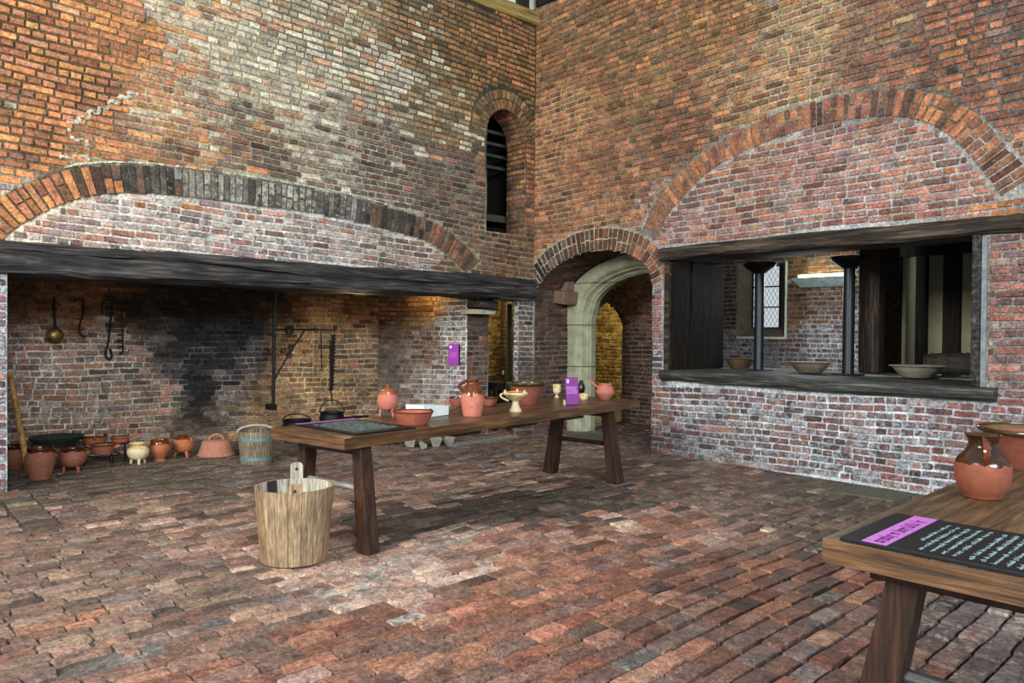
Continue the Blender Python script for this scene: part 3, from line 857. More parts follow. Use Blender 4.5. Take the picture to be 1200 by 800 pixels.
def beam(name, mat, p0, ax, L, prof, label, n=70, amp=.012, crack=None, seed=0, ztop=None, zbot=None):
    """long hewn timber: profile (a,z) swept along axis ax ('x' or 'y'), wandering edges and a drying crack"""
    bm = bmesh.new(); rings = []; r = random.Random(seed)
    ph = [r.uniform(0, 6) for _ in range(8)]
    for i in range(n + 1):
        t = i / n; s = t * L; ring = []
        for j, (a, z) in enumerate(prof):
            wv = amp * (math.sin(s * 1.9 + ph[j % 8]) + .6 * math.sin(s * 4.7 + ph[(j + 3) % 8]) + .35 * math.sin(s * 13 + ph[(j + 5) % 8]))
            zz = z + wv; aa = a + wv * .7
            if ztop and j in ztop[0]: zz += ztop[1](s)
            if zbot and j in zbot[0]: zz += zbot[1](s)
            if crack and j in crack[0]:
                zz += crack[1](s); aa = a + wv * .7
            p = (p0[0] + s, p0[1] + aa, p0[2] + zz) if ax == 'x' else (p0[0] + aa, p0[1] - s, p0[2] + zz)
            ring.append(bm.verts.new(p))
        rings.append(ring)
    k = len(prof)
    for A, B in zip(rings, rings[1:]):
        for j in range(k): bm.faces.new((A[j], A[(j + 1) % k], B[(j + 1) % k], B[j]))
    bm.faces.new(rings[0]); bm.faces.new(rings[-1][::-1])
    return struct(bm_obj(name, bm, mat, smooth=True, angle=28), label)


cr = lambda s: -.02 * s / 6 + .025 * math.sin(s * 1.1) + .012 * math.sin(s * 3.3)
beam('trim_1', BEAM, (-7.2, 0, 0), 'x', 7.17, [(.42, BZ1), (.0, BZ1 + .005), (-.055, BZ1 - .03), (-.085, BZ1 - .07), (-.09, 2.185), (-.045, 2.178), (-.092, 2.168), (-.092, 2.06), (-.085, 2.02), (-.055, BZ0 + .01), (.0, BZ0), (.42, BZ0)],
     'long blackened oak beam over the great fireplace', crack=((4, 5, 6), cr), seed=3, zbot=((8, 9, 10), lambda s: .03 * math.exp(-((s - .9) / .4) ** 2)))
beam('trim_2', BEAM_Y, (0, -2.33, 0), 'y', 3.86, [(.55, 2.58), (.0, 2.575), (-.05, 2.56), (-.075, 2.53), (-.075, 2.44), (-.05, 2.41), (.0, 2.40), (.55, 2.41)],
     'blackened oak lintel over the serving hatch', amp=.009, seed=5, n=60)
beam('trim_3', SILL, (0, -2.36, 0), 'y', 3.64, [(1.0, 1.045), (-.03, 1.05), (-.07, 1.04), (-.09, 1.01), (-.09, .95), (-.07, .925), (-.02, .92), (1.0, .92)],
     'worn black oak sill of the serving hatch', amp=.008, seed=8, n=70)
beam('trim_4', PLATE, (-3.0, 0, 0), 'x', 3.02, [(.3, 6.2), (-.03, 6.2), (-.07, 6.17), (-.07, 6.03), (-.04, 6.0), (.3, 6.0)], 'pale oak wall plate along the top of the left wall', amp=.006, seed=9, n=30)
beam('trim_5', DARKW, (.075, -.01, 0), 'y', 7, [(.3, 6.5), (-.06, 6.5), (-.1, 6.45), (-.1, 6.28), (-.06, 6.24), (.3, 6.24)], 'dark oak wall plate along the top of the right wall', amp=.006, seed=10, n=30)
bm = bmesh.new()
box(bm, (-1.49, .1, 6.68), (3.1, .06, 1.06)); o = struct(bm_obj('wall_top_panel', bm, WHITE), 'white plaster panels above the wall plate')
bm = bmesh.new()
xa = AL(608, 5)[0]; xb = AL(619, 5)[0]
box(bm, ((xa + xb) / 2, .04, 6.7), (xb - xa, .14, 1.0)); struct(bm_obj('trim_6', bm, DARKW, bev=.01), 'dark stud between the white top panels')

# bearer stub and pad stone at the pier head
bm = bmesh.new()
c = (P1 + P2) / 2
box(bm, (c[0] - .03, .33, 1.9), (.34, .35, .13), rot=Matrix.Rotation(.1, 3, 'Y')); struct(bm_obj('trim_7', bm, BEAM, bev=.02), 'black bearer stub on the pier head')
bm = bmesh.new()
box(bm, (c[0] - .04, .4, 1.79), (.42, .3, .07)); struct(bm_obj('trim_8', bm, STONEW, bev=.012), 'pale pad stone on the pier head')

# dark slot chamber with pale slats at its head
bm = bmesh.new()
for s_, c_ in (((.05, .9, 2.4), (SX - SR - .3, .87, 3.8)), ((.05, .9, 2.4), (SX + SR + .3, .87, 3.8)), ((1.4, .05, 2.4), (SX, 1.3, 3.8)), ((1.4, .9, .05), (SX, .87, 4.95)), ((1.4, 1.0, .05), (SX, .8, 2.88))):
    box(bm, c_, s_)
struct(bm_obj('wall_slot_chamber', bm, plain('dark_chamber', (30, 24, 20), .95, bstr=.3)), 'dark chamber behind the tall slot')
bm = bmesh.new()
for k in range(4): box(bm, (SX, .62 + .02 * k, 4.5 - .17 * k), (1.1, .1, .045))
o = bm_obj('slat_shelf', bm, plain('green_grey_slats', (50, 58, 44), .7)); struct(o, 'pale slats across the head of the tall slot')

# ================================================================== STONE DOORWAY in the passage
hw, yc = 1.0, -1.35


def archpts(y0, y1, zs, za, bx=.28, n=16, exp=2.3):
    pts = []
    c_ = (y0 + y1) / 2; h = abs(y1 - y0) / 2
    for i in range(n + 1):
        t = -1 + 2 * i / n
        a = abs(t)
        z = zs + (za - zs) * ((1 - a ** exp) ** (1 / exp) * .82 + (1 - a) * .18)
        pts.append((c_ - t * h, z))
    return pts


inner = [(-.35, 0)] + archpts(-2.35, -.35, 1.72, 2.36, n=24) + [(-2.35, 0)]
inner = [(-.35, 0.0)] + [(y, z) for y, z in archpts(-2.35, -.35, 1.72, 2.36, n=24)] + [(-2.35, 0.0)]
outer = [(.0, 0.0)] + [(max(y, -2.4), z) for y, z in archpts(-2.7, .0, 1.85, 2.64, n=24)] + [(-2.4, 0.0)]
bm = bmesh.new()
rows = []
for (yi, zi), (yo, zo) in zip(inner, outer):
    ch_y = yi + (yo - yi) * .3; ch_z = zi + (zo - zi) * .3
    lp = lambda q: (yi + (yo - yi) * q, zi + (zo - zi) * q)
    rows.append([bm.verts.new(p) for p in ((.98, yi, zi), (.88, yi, zi), (.865, *lp(.05)), (.84, *lp(.07)), (.83, *lp(.14)), (.79, *lp(.2)), (.755, *lp(.22)), (.74, *lp(.3)), (.70, *lp(.36)), (.68, *lp(.42)), (.68, yo, zo), (.98, yo, zo))])
for A, B in zip(rows, rows[1:]):
    for j in range(12): bm.faces.new((A[j], A[(j + 1) % 12], B[(j + 1) % 12], B[j]))
bm.faces.new(rows[0]); bm.faces.new(rows[-1][::-1])
struct(bm_obj('door_1', bm, STONE, smooth=True, angle=25), 'green-grey moulded stone door arch in the passage')
bm = bmesh.new(); box(bm, (.55, -.12, 2.03), (.34, .26, .2), rot=Matrix.Rotation(.12, 3, 'X')); box(bm, (.6, -.08, 2.25), (.2, .2, .26))
struct(bm_obj('trim_9', bm, STONEP, bev=.03), 'battered stone corbel beside the stone door arch')
# brick above the stone arch
wt = Masonry()
mpt = plane_map((.8, 0, 0), (0, -1, 0), (0, 0, 1), (-1, 0, 0))
oy = np.array([-p[0] for p in outer[1:-1]][::1]); oz = np.array([p[1] for p in outer[1:-1]])
srt = np.argsort(oy)
okt = lambda u, v: v > np.interp(u, oy[srt], oz[srt]) - .03
lay(wt, 0, 2.3, 1.8, 3.0, okt, mpt, bcS); wt.grid(np.arange(0, 2.35, .05), np.arange(1.8, 3.05, .05), mpt, okt, mcS)
struct(wt.build('wall_over_door'), 'dark brickwork above the stone door arch')

# lobby far wall with a small pointed opening
LX = 2.3
so = Curve([(-1.45, 1.62), (-1.35, 1.8), (-1.1, 2.0), (-.8, 2.12), (-.5, 1.98), (-.3, 1.78), (-.23, 1.62)])
def ok_lob_m(u, v): return ~((u > -1.45) & (u < -.23) & (v < np.interp(u, so.p[:, 0], so.p[:, 1])))
def ok_lob(u, v):
    d, _ = so.dist(u, v); return ok_lob_m(u, v) & ~((d > -.02) & (d < .2) & (d != 9))
mpl = relief(plane_map((LX, 0, 0), (0, -1, 0), (0, 0, 1), (-1, 0, 0)), .008)
bcB, mcB = palette_lookup([(0, 1, PD, (132, 124, 118), .3), (0, 2.4, BR, (110, 92, 64), 0)])
wb = Masonry()
lay(wb, -2.2, .56, 0, 3.1, ok_lob, mpl, bcB); wb.grid(np.arange(-2.2, .58, .04), np.arange(0, 3.12, .04), mpl, ok_lob_m, mcB)
ring_bricks(wb, so, .19, mpl, palette_lookup([(0, 1, DG + BR, (0, 0, 0), .1)])[0], wd=.062, double=.5)
mpv = plane_map((LX, -(-.23) * 1.0, 0), (1, 0, 0), (0, 0, 1), (0, 1, 0))
soffit(wb, Curve([(-1.45, 0), (-1.45, 1.0), (-1.45, 1.62), (-1.1, 2.0), (-.8, 2.12), (-.5, 1.98), (-.23, 1.62), (-.23, 1.0), (-.23, 0)]), 0, .45,
       lambda x, z, v, nx, nz, w: np.stack([LX + v + 0 * w, -(x + nx * w), z + nz * w], -1), bcS, mcS)
struct(wb.build('wall_lobby'), 'brick lobby wall with a small pointed opening')
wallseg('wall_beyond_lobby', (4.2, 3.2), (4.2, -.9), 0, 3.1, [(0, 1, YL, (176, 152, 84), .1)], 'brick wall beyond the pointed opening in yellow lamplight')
# enclosing shell of the lobby and passages
bm = bmesh.new()
box(bm, (2.3, .6, 3.2), (4.5, 5.8, .1)); box(bm, (-.65, 1.95, 3.2), (1.4, 2.9, .1)); box(bm, (1.6, 3.3, 1.6), (5.6, .1, 3.3)); box(bm, (1.62, -1.47, 1.6), (2.28, .05, 3.2), rot=Matrix.Rotation(math.atan2(1.85, 1.35), 3, 'Z')); box(bm, (3.3, -.5, 1.6), (2.0, .05, 3.2)); box(bm, (3.3, .6, -.03), (1.9, 5.4, .05))
box(bm, (-1.25, 2.4, 1.6), (.08, 1.6, 3.2))
struct(bm_obj('ceiling_lobby', bm, plain('lobby_plaster', (70, 60, 44), .9)), 'plain plastered lobby ceiling and ends')

# ================================================================== SERVERY behind the hatch
WX = 3.5
wy0, wy1, wz0, wz1 = -at(864, 390, 0, WX)[1], -at(921, 390, 0, WX)[1], at(900, 396, 0, WX)[2], at(900, 308, 0, WX)[2]
def ok_sv(u, v): return ~((u > wy0) & (u < wy1) & (v > wz0) & (v < wz1))
mps = relief(plane_map((WX, 0, 0), (0, -1, 0), (0, 0, 1), (-1, 0, 0)), .01)
bcV, mcV = palette_lookup([(1.2, 2, BR + PD, (150, 144, 134), .3), (1.2, 1, RL, (170, 176, 180), .8), (2.3, 1, RL, (150, 160, 168), .6), (2.2, 2, BR, (132, 120, 96), .2), (2.8, 1.4, RL, (190, 198, 206), .9), (3.2, 1, RL, (190, 198, 206), .9), (2.8, 2.4, BR, (140, 124, 90), .1)])
wv = Masonry()
lay(wv, .5, 6.2, .6, 2.9, ok_sv, mps, bcV); wv.grid(np.arange(.5, 6.2, .04), np.arange(0, 2.95, .04), mps, ok_sv, mcV)
struct(wv.build('wall_servery'), 'brick outer wall of the servery with a leaded window')
# projecting pier of whitened brick
yp = at(950, 400, 0, WX)[1]
wallseg('wall_servery_pier', (WX - .12, yp), (WX - .12, yp - .9), .6, 2.9, [(0, 1, RL, (196, 204, 212), 1.0), (0, 2.4, RL + BR, (150, 140, 120), .3)], 'whitened brick pier beside the wall lamp')
# splayed window recess
g0, g1 = -at(882, 350, 0, WX + .4)[1], -at(915, 350, 0, WX + .4)[1]
h0, h1 = at(898, 384, 0, WX + .4)[2], at(898, 312, 0, WX + .4)[2]
bm = bmesh.new()
A4 = [(WX, -wy0, wz0), (WX, -wy1, wz0), (WX, -wy1, wz1), (WX, -wy0, wz1)]; B4 = [(WX + .4, -g0, h0), (WX + .4, -g1, h0), (WX + .4, -g1, h1), (WX + .4, -g0, h1)]
Av = [bm.verts.new(p) for p in A4]; Bv = [bm.verts.new(p) for p in B4]
for i in range(4): bm.faces.new((Av[i], Av[(i + 1) % 4], Bv[(i + 1) % 4], Bv[i]))
struct(bm_obj('window_recess', bm, plain('recess_plaster', (112, 96, 84), .85, scale=14)), 'splayed plaster recess of the servery window')
bm = bmesh.new()   # light edging of the recess
for a_, b_ in ((A4[0], A4[1]), (A4[1], A4[2])): tube(bm, [Vector(a_) - Vector((.012, 0, 0)), Vector(b_) - Vector((.012, 0, 0))], .02, 6)
struct(bm_obj('trim_10', bm, WHITE), 'pale edging of the servery window recess')
bm = bmesh.new()
X = WX + .39
for k in range(4):
    z = h0 + (h1 - h0) * k / 3
    box(bm, (X, -(g0 + g1) / 2, z), (.025, g1 - g0, .022))
for y in (g0, g1): box(bm, (X, -y, (h0 + h1) / 2), (.03, .04, h1 - h0))
W1 = struct(bm_obj('window_1', bm, LEAD), 'leaded servery window with daylight behind')
bm = bmesh.new()
st = .085
W_, H_ = g1 - g0, h1 - h0
for sg in (1, -1):
    k = -20
    while k < 30:
        # line y = sg*z*.62 + k*st
        pts = []
        for zz in (0, H_):
            pts.append((sg * zz * .62 + k * st * .9, zz))
        (ya, za), (yb, zb) = pts
        # clip to 0..W_
        def clip(ya, za, yb, zb):
            if abs(yb - ya) < 1e-9: return None
            t0, t1 = 0.0, 1.0
            for lo in ((0 - ya) / (yb - ya), (W_ - ya) / (yb - ya)): pass
            ta, tb = sorted(((0 - ya) / (yb - ya), (W_ - ya) / (yb - ya)))
            t0, t1 = max(t0, ta), min(t1, tb)
            return None if t0 >= t1 else (ya + (yb - ya) * t0, za + (zb - za) * t0, ya + (yb - ya) * t1, za + (zb - za) * t1)
        c4 = clip(ya, za, yb, zb)
        if c4: tube(bm, [(X, -(g0 + c4[0]), h0 + c4[1]), (X, -(g0 + c4[2]), h0 + c4[3])], .003, 4)
        k += 1
bm_obj('lattice', bm, LEAD, W1)
bm = bmesh.new(); box(bm, (X + .01, -(g0 + g1) / 2, (h0 + h1) / 2), (.004, W_, H_)); bm_obj('pane', bm, GLASS, W1)

# servery ceiling, ends, floor
bm = bmesh.new(); box(bm, (2.05, -3.45, 2.86), (3.5, 5.9, .08)); struct(bm_obj('ceiling_servery', bm, CEIL), 'pale servery ceiling')
bm = bmesh.new()
box(bm, (2.2, -6.3, 1.5), (3.6, .1, 3.2)); box(bm, (2.9, -.56, 1.5), (1.3, .04, 3.0))
struct(bm_obj('wall_servery_end', bm, plain('servery_end_plaster', (70, 62, 50), .9)), 'plastered end walls of the servery')
bm = bmesh.new()
for y in (-2.8, -3.7, -4.6): box(bm, (1.5, y - .1, 2.66), (1.7, .12, .14), rot=Matrix.Rotation(.0, 3, 'Z'))
struct(bm_obj('trim_11', bm, DARKW, bev=.01), 'dark ceiling joists behind the hatch lintel')
# boards lining the left reveal of the hatch
T1 = thing('shutter', 'dark heavy boarded shutter standing open at the left of the hatch', 'shutter', (0, -2.45, 1.05))
bm = bmesh.new()
for k in range(3):
    x0, x1 = .02 + k * .37, .02 + (k + 1) * .37 - .008
    box(bm, ((x0 + x1) / 2, -.02 - .01 * (k % 2), .675), (x1 - x0, .06, 1.34))
bm_obj('board', bm, SHUT, T1, bev=.006)
for zz in (.2, 1.1):
    bm = bmesh.new(); box(bm, (.55, .025, zz), (1.08, .03, .11)); bm_obj('ledge', bm, SHUT, T1, bev=.005)
bm = bmesh.new(); box(bm, (.03, -2.42, 1.72), (.12, .07, 1.34)); struct(bm_obj('trim_12', bm, BEAM_Y, bev=.01), 'left jamb post of the serving hatch')
# right jamb post
bm = bmesh.new(); box(bm, (.06, -5.83, 1.73), (.22, .07, 1.36)); struct(bm_obj('trim_13', bm, BEAM, bev=.012), 'right jamb post of the serving hatch')
bm = bmesh.new(); box(bm, (-.012, -5.89, 1.72), (.03, .04, 1.34)); struct(bm_obj('trim_14', bm, plain('grey_cement', (118, 124, 124), .9, bstr=.5)), 'grey cement edge beside the hatch jamb')
# counter board behind the sill
bm = bmesh.new()
for k in range(3): box(bm, (1.19 + .19 * k, -4.2, 1.03), (.18, 3.9, .05))
struct(bm_obj('trim_15', bm, wood('counter_boards', (60, 56, 50), (110, 106, 98), (150, 150, 144), 1, 1, .28, .6, .2), bev=.006), 'polished counter boards behind the hatch sill')
bm = bmesh.new(); box(bm, (1.3, -4.2, .5), (.9, 4.0, .95)); struct(bm_obj('wall_counter_core', bm, SHADOWW), 'dark core under the counter boards')
# timber post and partition
pp = at(1021, 437, 2, 1.04)
pw = 22 * depth((1.35, -4.5, 1)) / F
xq, yq = at(1021, 400, 0, 1.45)[0], at(1021, 400, 0, 1.45)[1]
bm = bmesh.new(); box(bm, (xq, yq, 1.92), (.18, .24, 1.72)); struct(bm_obj('trim_16', bm, wood('rough_dark_post', (20, 16, 14), (52, 42, 36), (96, 84, 74), 2, 1.3, .75, .3, 1.0), bev=.025), 'rough dark timber post on the counter')
q0 = at(1031, 400, 0, 1.7)[:2]; q1 = at(1053, 400, 0, 2.8)[:2]
wallseg('wall_servery_return', q0, q1, .9, 2.85, [(0, 1, BK + PD, (90, 86, 82), .1)], 'dim brick return behind the timber post')
bm = bmesh.new()
sx_ = 3.0
ya, yb = at(1050, 380, 0, sx_)[1], at(1180, 380, 0, sx_)[1]
box(bm, (sx_ + .05, (ya + yb) / 2, 1.6), (.05, abs(yb - ya), 2.5)); struct(bm_obj('wall_partition', bm, CREAMPL), 'cream limewashed partition behind the hatch')
bm = bmesh.new()
for a_, b_ in ((1050, 1056), (1074, 1087), (1106, 1126)):
    y0_, y1_ = at(a_, 380, 0, sx_)[1], at(b_, 380, 0, sx_)[1]
    box(bm, (sx_, (y0_ + y1_) / 2, 1.6), (.12, abs(y1_ - y0_), 2.5))
box(bm, (sx_ - .02, (ya + yb) / 2, 2.62), (.14, abs(yb - ya), .14))
struct(bm_obj('trim_17', bm, DARKW, bev=.012), 'dark studs of the cream partition')

# iron posts
def iron_post(px, px_w, label):
    p = at(px, 380, 0, .92); d = depth(p); r = px_w * d / F / 2
    t = thing('iron_post', label, 'post', (p[0], p[1], 1.046), group=None)
    bm = bmesh.new(); lathe(bm, [(0, 0), (r * 1.05, 0), (r * 1.05, .03), (r, .05), (r, 1.22), (0, 1.22)], 28); bm_obj('shaft', bm, BLUEIRON, t, smooth=True)
    bm = bmesh.new(); lathe(bm, [(0, 0.0), (r * 1.1, .0), (r * 1.5, .02), (.13, .045), (.18, .08), (.2, .11), (.2, .135), (0, .135)], 32, c=(0, 0, 1.21)); bm_obj('capital', bm, IRON, t, smooth=True, angle=35)
    bm = bmesh.new(); box(bm, (0, 0, .008), (.2, .3, .016)); bm_obj('base_plate', bm, IRON, t, bev=.004)
    return t
iron_post(889.5, 11, 'blue-black round iron post in the hatch, in front of the leaded window')
iron_post(994.5, 13, 'blue-black round iron post in the hatch, beside the timber post')

# wall lamp
lp = at(962, 328, 0, WX - .25)
t = thing('wall_lamp', 'grey boxy wall lamp glowing upward on the servery wall', 'lamp', (WX - .13, lp[1], lp[2] - .1))
bm = bmesh.new()
W2 = .4
vs = [(0, -W2, .0), (0, W2, .0), (-.12, W2 * .8, 0), (-.12, -W2 * .8, 0)]; vt = [(0, -W2 - .02, .14), (0, W2 + .02, .14), (-.26, W2 + .02, .14), (-.26, -W2 - .02, .14)]
hexa(bm, vs, vt); bm_obj('housing', bm, plain('lamp_housing_grey', (128, 140, 134), .5, bstr=0), t, bev=.004)
bm = bmesh.new(); tube(bm, [(-.12, -W2 + .05, .17), (-.12, W2 - .05, .17)], .018, 10); bm_obj('tube', bm, TUBE, t)

# ================================================================== FLOOR
def W2D(px, py): p = at(px, py, 2, 0.0); return p[0], p[1]
bnd = [W2D(*p) for p in ((20, 810), (90, 780), (160, 765), (260, 725), (330, 700), (420, 690), (460, 650), (540, 632), (600, 612), (650, 588), (720, 582), (800, 592), (850, 604), (920, 622), (980, 650), (1060, 672), (1200, 690))]
bx = np.array([b[0] for b in bnd]); by = np.array([b[1] for b in bnd])
# fresh paving lies on the camera side of the boundary: use signed test in camera-facing frame
ca, sa = math.cos(YAW), math.sin(YAW)
lat = lambda x, y: (x - CAM[0]) * sa - (y - CAM[1]) * ca
dep = lambda x, y: (x - CAM[0]) * ca + (y - CAM[1]) * sa
bl = lat(bx, by); bd = dep(bx, by); sr = np.argsort(bl)
# boundary as a plan curve: distance along the room's diagonal
def fresh(x, y, soft=0.0):
    return dep(x, y) < np.interp(lat(x, y), bl[sr], bd[sr]) + soft
FA = [(160, 100, 74), (178, 116, 84), (138, 82, 62), (112, 80, 68), (166, 106, 74), (146, 106, 88), (100, 86, 80), (132, 70, 50), (172, 124, 96), (124, 94, 82)]
FGy = [(128, 120, 118), (108, 96, 92), (120, 84, 74), (150, 138, 136), (96, 72, 66), (136, 96, 82), (104, 92, 90)]
FBn = [(132, 104, 88), (116, 90, 78), (146, 112, 94), (104, 86, 78), (150, 118, 96), (138, 94, 76), (120, 104, 96), (160, 136, 112)]
FBd = [(100, 80, 70), (84, 70, 64), (112, 88, 74), (92, 80, 72), (70, 62, 58)]
FPk = [(178, 140, 120), (164, 128, 112), (190, 150, 122), (150, 124, 112), (170, 118, 92), (200, 176, 156)]
FMs = [(104, 88, 74), (92, 82, 64), (118, 92, 78), (84, 74, 62), (110, 98, 80)]
fan = [(*W2D(560, 720), FA, (96, 96, 98), .15), (*W2D(700, 700), FA, (110, 112, 114), .2), (*W2D(850, 680), FA + FGy[:2], (110, 112, 114), .25), (*W2D(450, 760), FA, (110, 112, 114), .2), (*W2D(620, 640), FPk + FA, (110, 106, 102), .2),
       (*W2D(1000, 760), FGy + FA, (90, 92, 96), .35), (*W2D(900, 780), FA + FGy, (80, 80, 82), .3), (*W2D(1130, 760), FGy, (70, 72, 76), .6), (*W2D(200, 780), FA + FBn, (110, 106, 102), .2), (*W2D(780, 620), FA + FPk, (120, 120, 120), .3),
       (*W2D(60, 650), FBn, (72, 64, 58), .1), (*W2D(40, 760), FBn + FA[:2], (70, 62, 56), .1), (*W2D(180, 680), FBn + FGy[:1], (78, 70, 64), .15), (*W2D(150, 600), FBn + FPk[:1], (80, 70, 62), .1), (*W2D(330, 610), FBn + FPk, (84, 74, 66), .1),
       (*W2D(260, 700), FBn, (92, 88, 84), .2), (*W2D(400, 660), FPk, (150, 144, 134), .5), (*W2D(450, 690), FPk, (170, 166, 156), .7), (*W2D(530, 640), FPk, (150, 144, 134), .5), (*W2D(600, 560), FPk + FBn, (90, 80, 72), .1), (*W2D(500, 570), FPk + FBn, (90, 80, 72), .1),
       (*W2D(480, 615), FBd, (62, 58, 54), .1), (*W2D(600, 598), FBd, (60, 54, 48), .1), (*W2D(700, 580), FBd, (60, 52, 44), .1), (*W2D(820, 570), FBn + FBd, (84, 70, 62), .2), (*W2D(950, 600), FMs + FBn, (110, 100, 88), .4), (*W2D(860, 590), FMs + FBn, (120, 112, 102), .4),  # dark patch under the long table: stain plus its shade in the colour
       (*W2D(60, 575), FBd + FMs, (76, 66, 56), .1), (*W2D(200, 565), FMs, (100, 94, 78), .3), (*W2D(300, 555), FMs + FGy, (104, 100, 88), .3), (*W2D(450, 540), FGy + FBn, (100, 100, 98), .4), (*W2D(560, 530), FGy, (110, 112, 112), .4), (*W2D(680, 525), FBn + FGy, (100, 98, 94), .3),
       (*W2D(740, 512), FGy, (110, 116, 114), .4), (*W2D(1010, 590), FMs, (90, 86, 72), .3), (*W2D(1050, 640), FMs + FGy, (70, 66, 60), .2), (-5.5, 1.2, FMs, (120, 108, 84), .3), (-4, 1.2, FMs, (110, 104, 88), .3)]
bcG, mcG = palette_lookup(fan, sharp=5.0)
slabs = [((-.55, -.08, -5.35, -4.8), SLAB), ((-.1, .7, -1.3, -.55), SLAB)]


def in_slab(x, y):
    r = np.zeros(np.shape(x), bool)
    for (x0, x1, y0, y1), _ in slabs: r |= (x > x0) & (x < x1) & (y > y0) & (y < y1)
    return r


# threshold border at the left jamb
bord = lambda x, y: (x > -6.62) & (x < -6.38) & (y < -.02) & (y > -1.5)
FR = math.radians(1.6)
cR, sR_ = math.cos(FR), math.sin(FR)
def mapG0(u, v, w):
    sag = .012 * noise1(u, v, .45) - .012
    return np.stack([u * cR - v * sR_, u * sR_ + v * cR, w + sag], -1)
toworld = lambda u, v: (u * cR - v * sR_, u * sR_ + v * cR)
def okG(u, v):
    x, y = toworld(u, v)
    inroom = (x < 2.35) & ((y < 1.75) | (x > -1.5)) & (y < 3.1) & ((x < .02) | (y > -2.3))
    seen = (dep(x, y) > 1.9)
    return inroom & seen & ~in_slab(x, y) & ~bord(x, y)
fl = Masonry()
def fcol(fr):
    def f(u, v):
        x, y = toworld(u, v); return bcG(x, y)
    return f
okF = lambda u, v: okG(u, v) & fresh(*toworld(u, v))
okW = lambda u, v: okG(u, v) & ~fresh(*toworld(u, v), .02)
lay(fl, -8.6, 2.4, -8.2, 3.2, okF, mapG0, fcol(1), ch=.122, joint=.012, wav=.004, lens=(.24, .235), prot=.02, jit=.0022)
lay(fl, -8.8, 2.4, -8.2, 3.2, okW, mapG0, fcol(0), ch=.105, joint=.010, wav=.016, lens=(.25, .16), prot=.012, jit=.006)
def mcolG(u, v):
    x, y = toworld(u, v); return mcG(x, y)
fl.grid(np.arange(-9.2, 2.9, .05), np.arange(-9.4, 3.2, .05), mapG0, lambda u, v: np.ones(np.shape(u), bool), mcolG, rough=.004)
# border of stones laid across at the left jamb
rects = []; y = -.04; cols = []
while y > -1.5:
    h = random.choice((.12, .2, .25)); rects.append((-6.61, -6.39, y - h + .012, y)); y -= h
    cols.append([*lin(random.choice([(140, 128, 100), (96, 84, 76), (120, 100, 84), (112, 90, 80), (88, 78, 70)])), .2])
fl.bricks(rects, lambda u, v, w: np.stack([u, v, w + .012 * noise1(u, v, .45) - .012], -1), cols, prot=.02, jit=.006)
struct(fl.build('floor', MAS_F), 'uneven old brick paving')
for (x0, x1, y0, y1), m_ in slabs:
    bm = bmesh.new(); box(bm, ((x0 + x1) / 2, (y0 + y1) / 2, -.02), (x1 - x0 - .01, y1 - y0 - .01, .06)); struct(bm_obj('floor_slab', bm, m_, bev=.008), 'green-grey stone slab let into the brick floor')
# stone kerb of the hearth at right
bm = bmesh.new()
k0, k1 = W2D(528, 523), W2D(604, 512)
for i in range(3):
    a0 = np.array(k0) + (np.array(k1) - np.array(k0)) * i / 3; a1 = np.array(k0) + (np.array(k1) - np.array(k0)) * (i + 1) / 3
    box(bm, (*((a0 + a1) / 2), -.0), (np.linalg.norm(a1 - a0) - .02, .18, .05), rot=Matrix.Rotation(math.atan2(*(a1 - a0)[::-1]), 3, 'Z'))
struct(bm_obj('trim_18', bm, plain('kerb_stone', (120, 124, 118), .8, scale=12, bstr=.5), bev=.01), 'worn stone kerb at the right of the hearth')

# ================================================================== TABLES
def trestle(t, x, w, zt, inset, lw=.15, ld=.085, rail_z=.3, rail_mat=None, foot=0.0, rail_r=.022):
    """two splayed legs across the table with a rail; y from 0 (front) to w"""
    for s, yt, yb in ((1, inset, -foot), (-1, w - inset, w + foot)):
        bm = bmesh.new()
        a = lw * .42; b = lw * .56
        hexa(bm, [(x - ld, yb - b, 0), (x + ld, yb - b, 0), (x + ld, yb + b, 0), (x - ld, yb + b, 0)], [(x - ld * .95, yt - a, zt), (x + ld * .95, yt - a, zt), (x + ld * .95, yt + a, zt), (x - ld * .95, yt + a, zt)])
        bm_obj('leg', bm, LEG, t, bev=.008)
    bm = bmesh.new(); f = rail_z / zt
    y0 = -foot + (inset + foot) * f + lw * .3; y1 = w + foot - (inset + foot) * f - lw * .3
    tube(bm, [(x, y0, rail_z), (x, y1, rail_z)], rail_r, 12); bm_obj('stretcher', bm, rail_mat or LEG, t, smooth=True)
    bm = bmesh.new(); box(bm, (x, w / 2, zt - .035), (.1, w - .16, .07)); bm_obj('bearer', bm, LEG, t, bev=.008)


TZ, TT = .80, .075
TA = at(404, 514, 2, TZ); TB = at(750, 468.5, 2, TZ)
tang = math.atan2(TB[1] - TA[1], TB[0] - TA[0]); tlen = float(np.hypot(TB[0] - TA[0], TB[1] - TA[1])); TW = .83
t1 = thing('trestle_table', 'long dark oak trestle table with pottery, in front of the fireplace', 'table', (TA[0], TA[1], 0), tang)


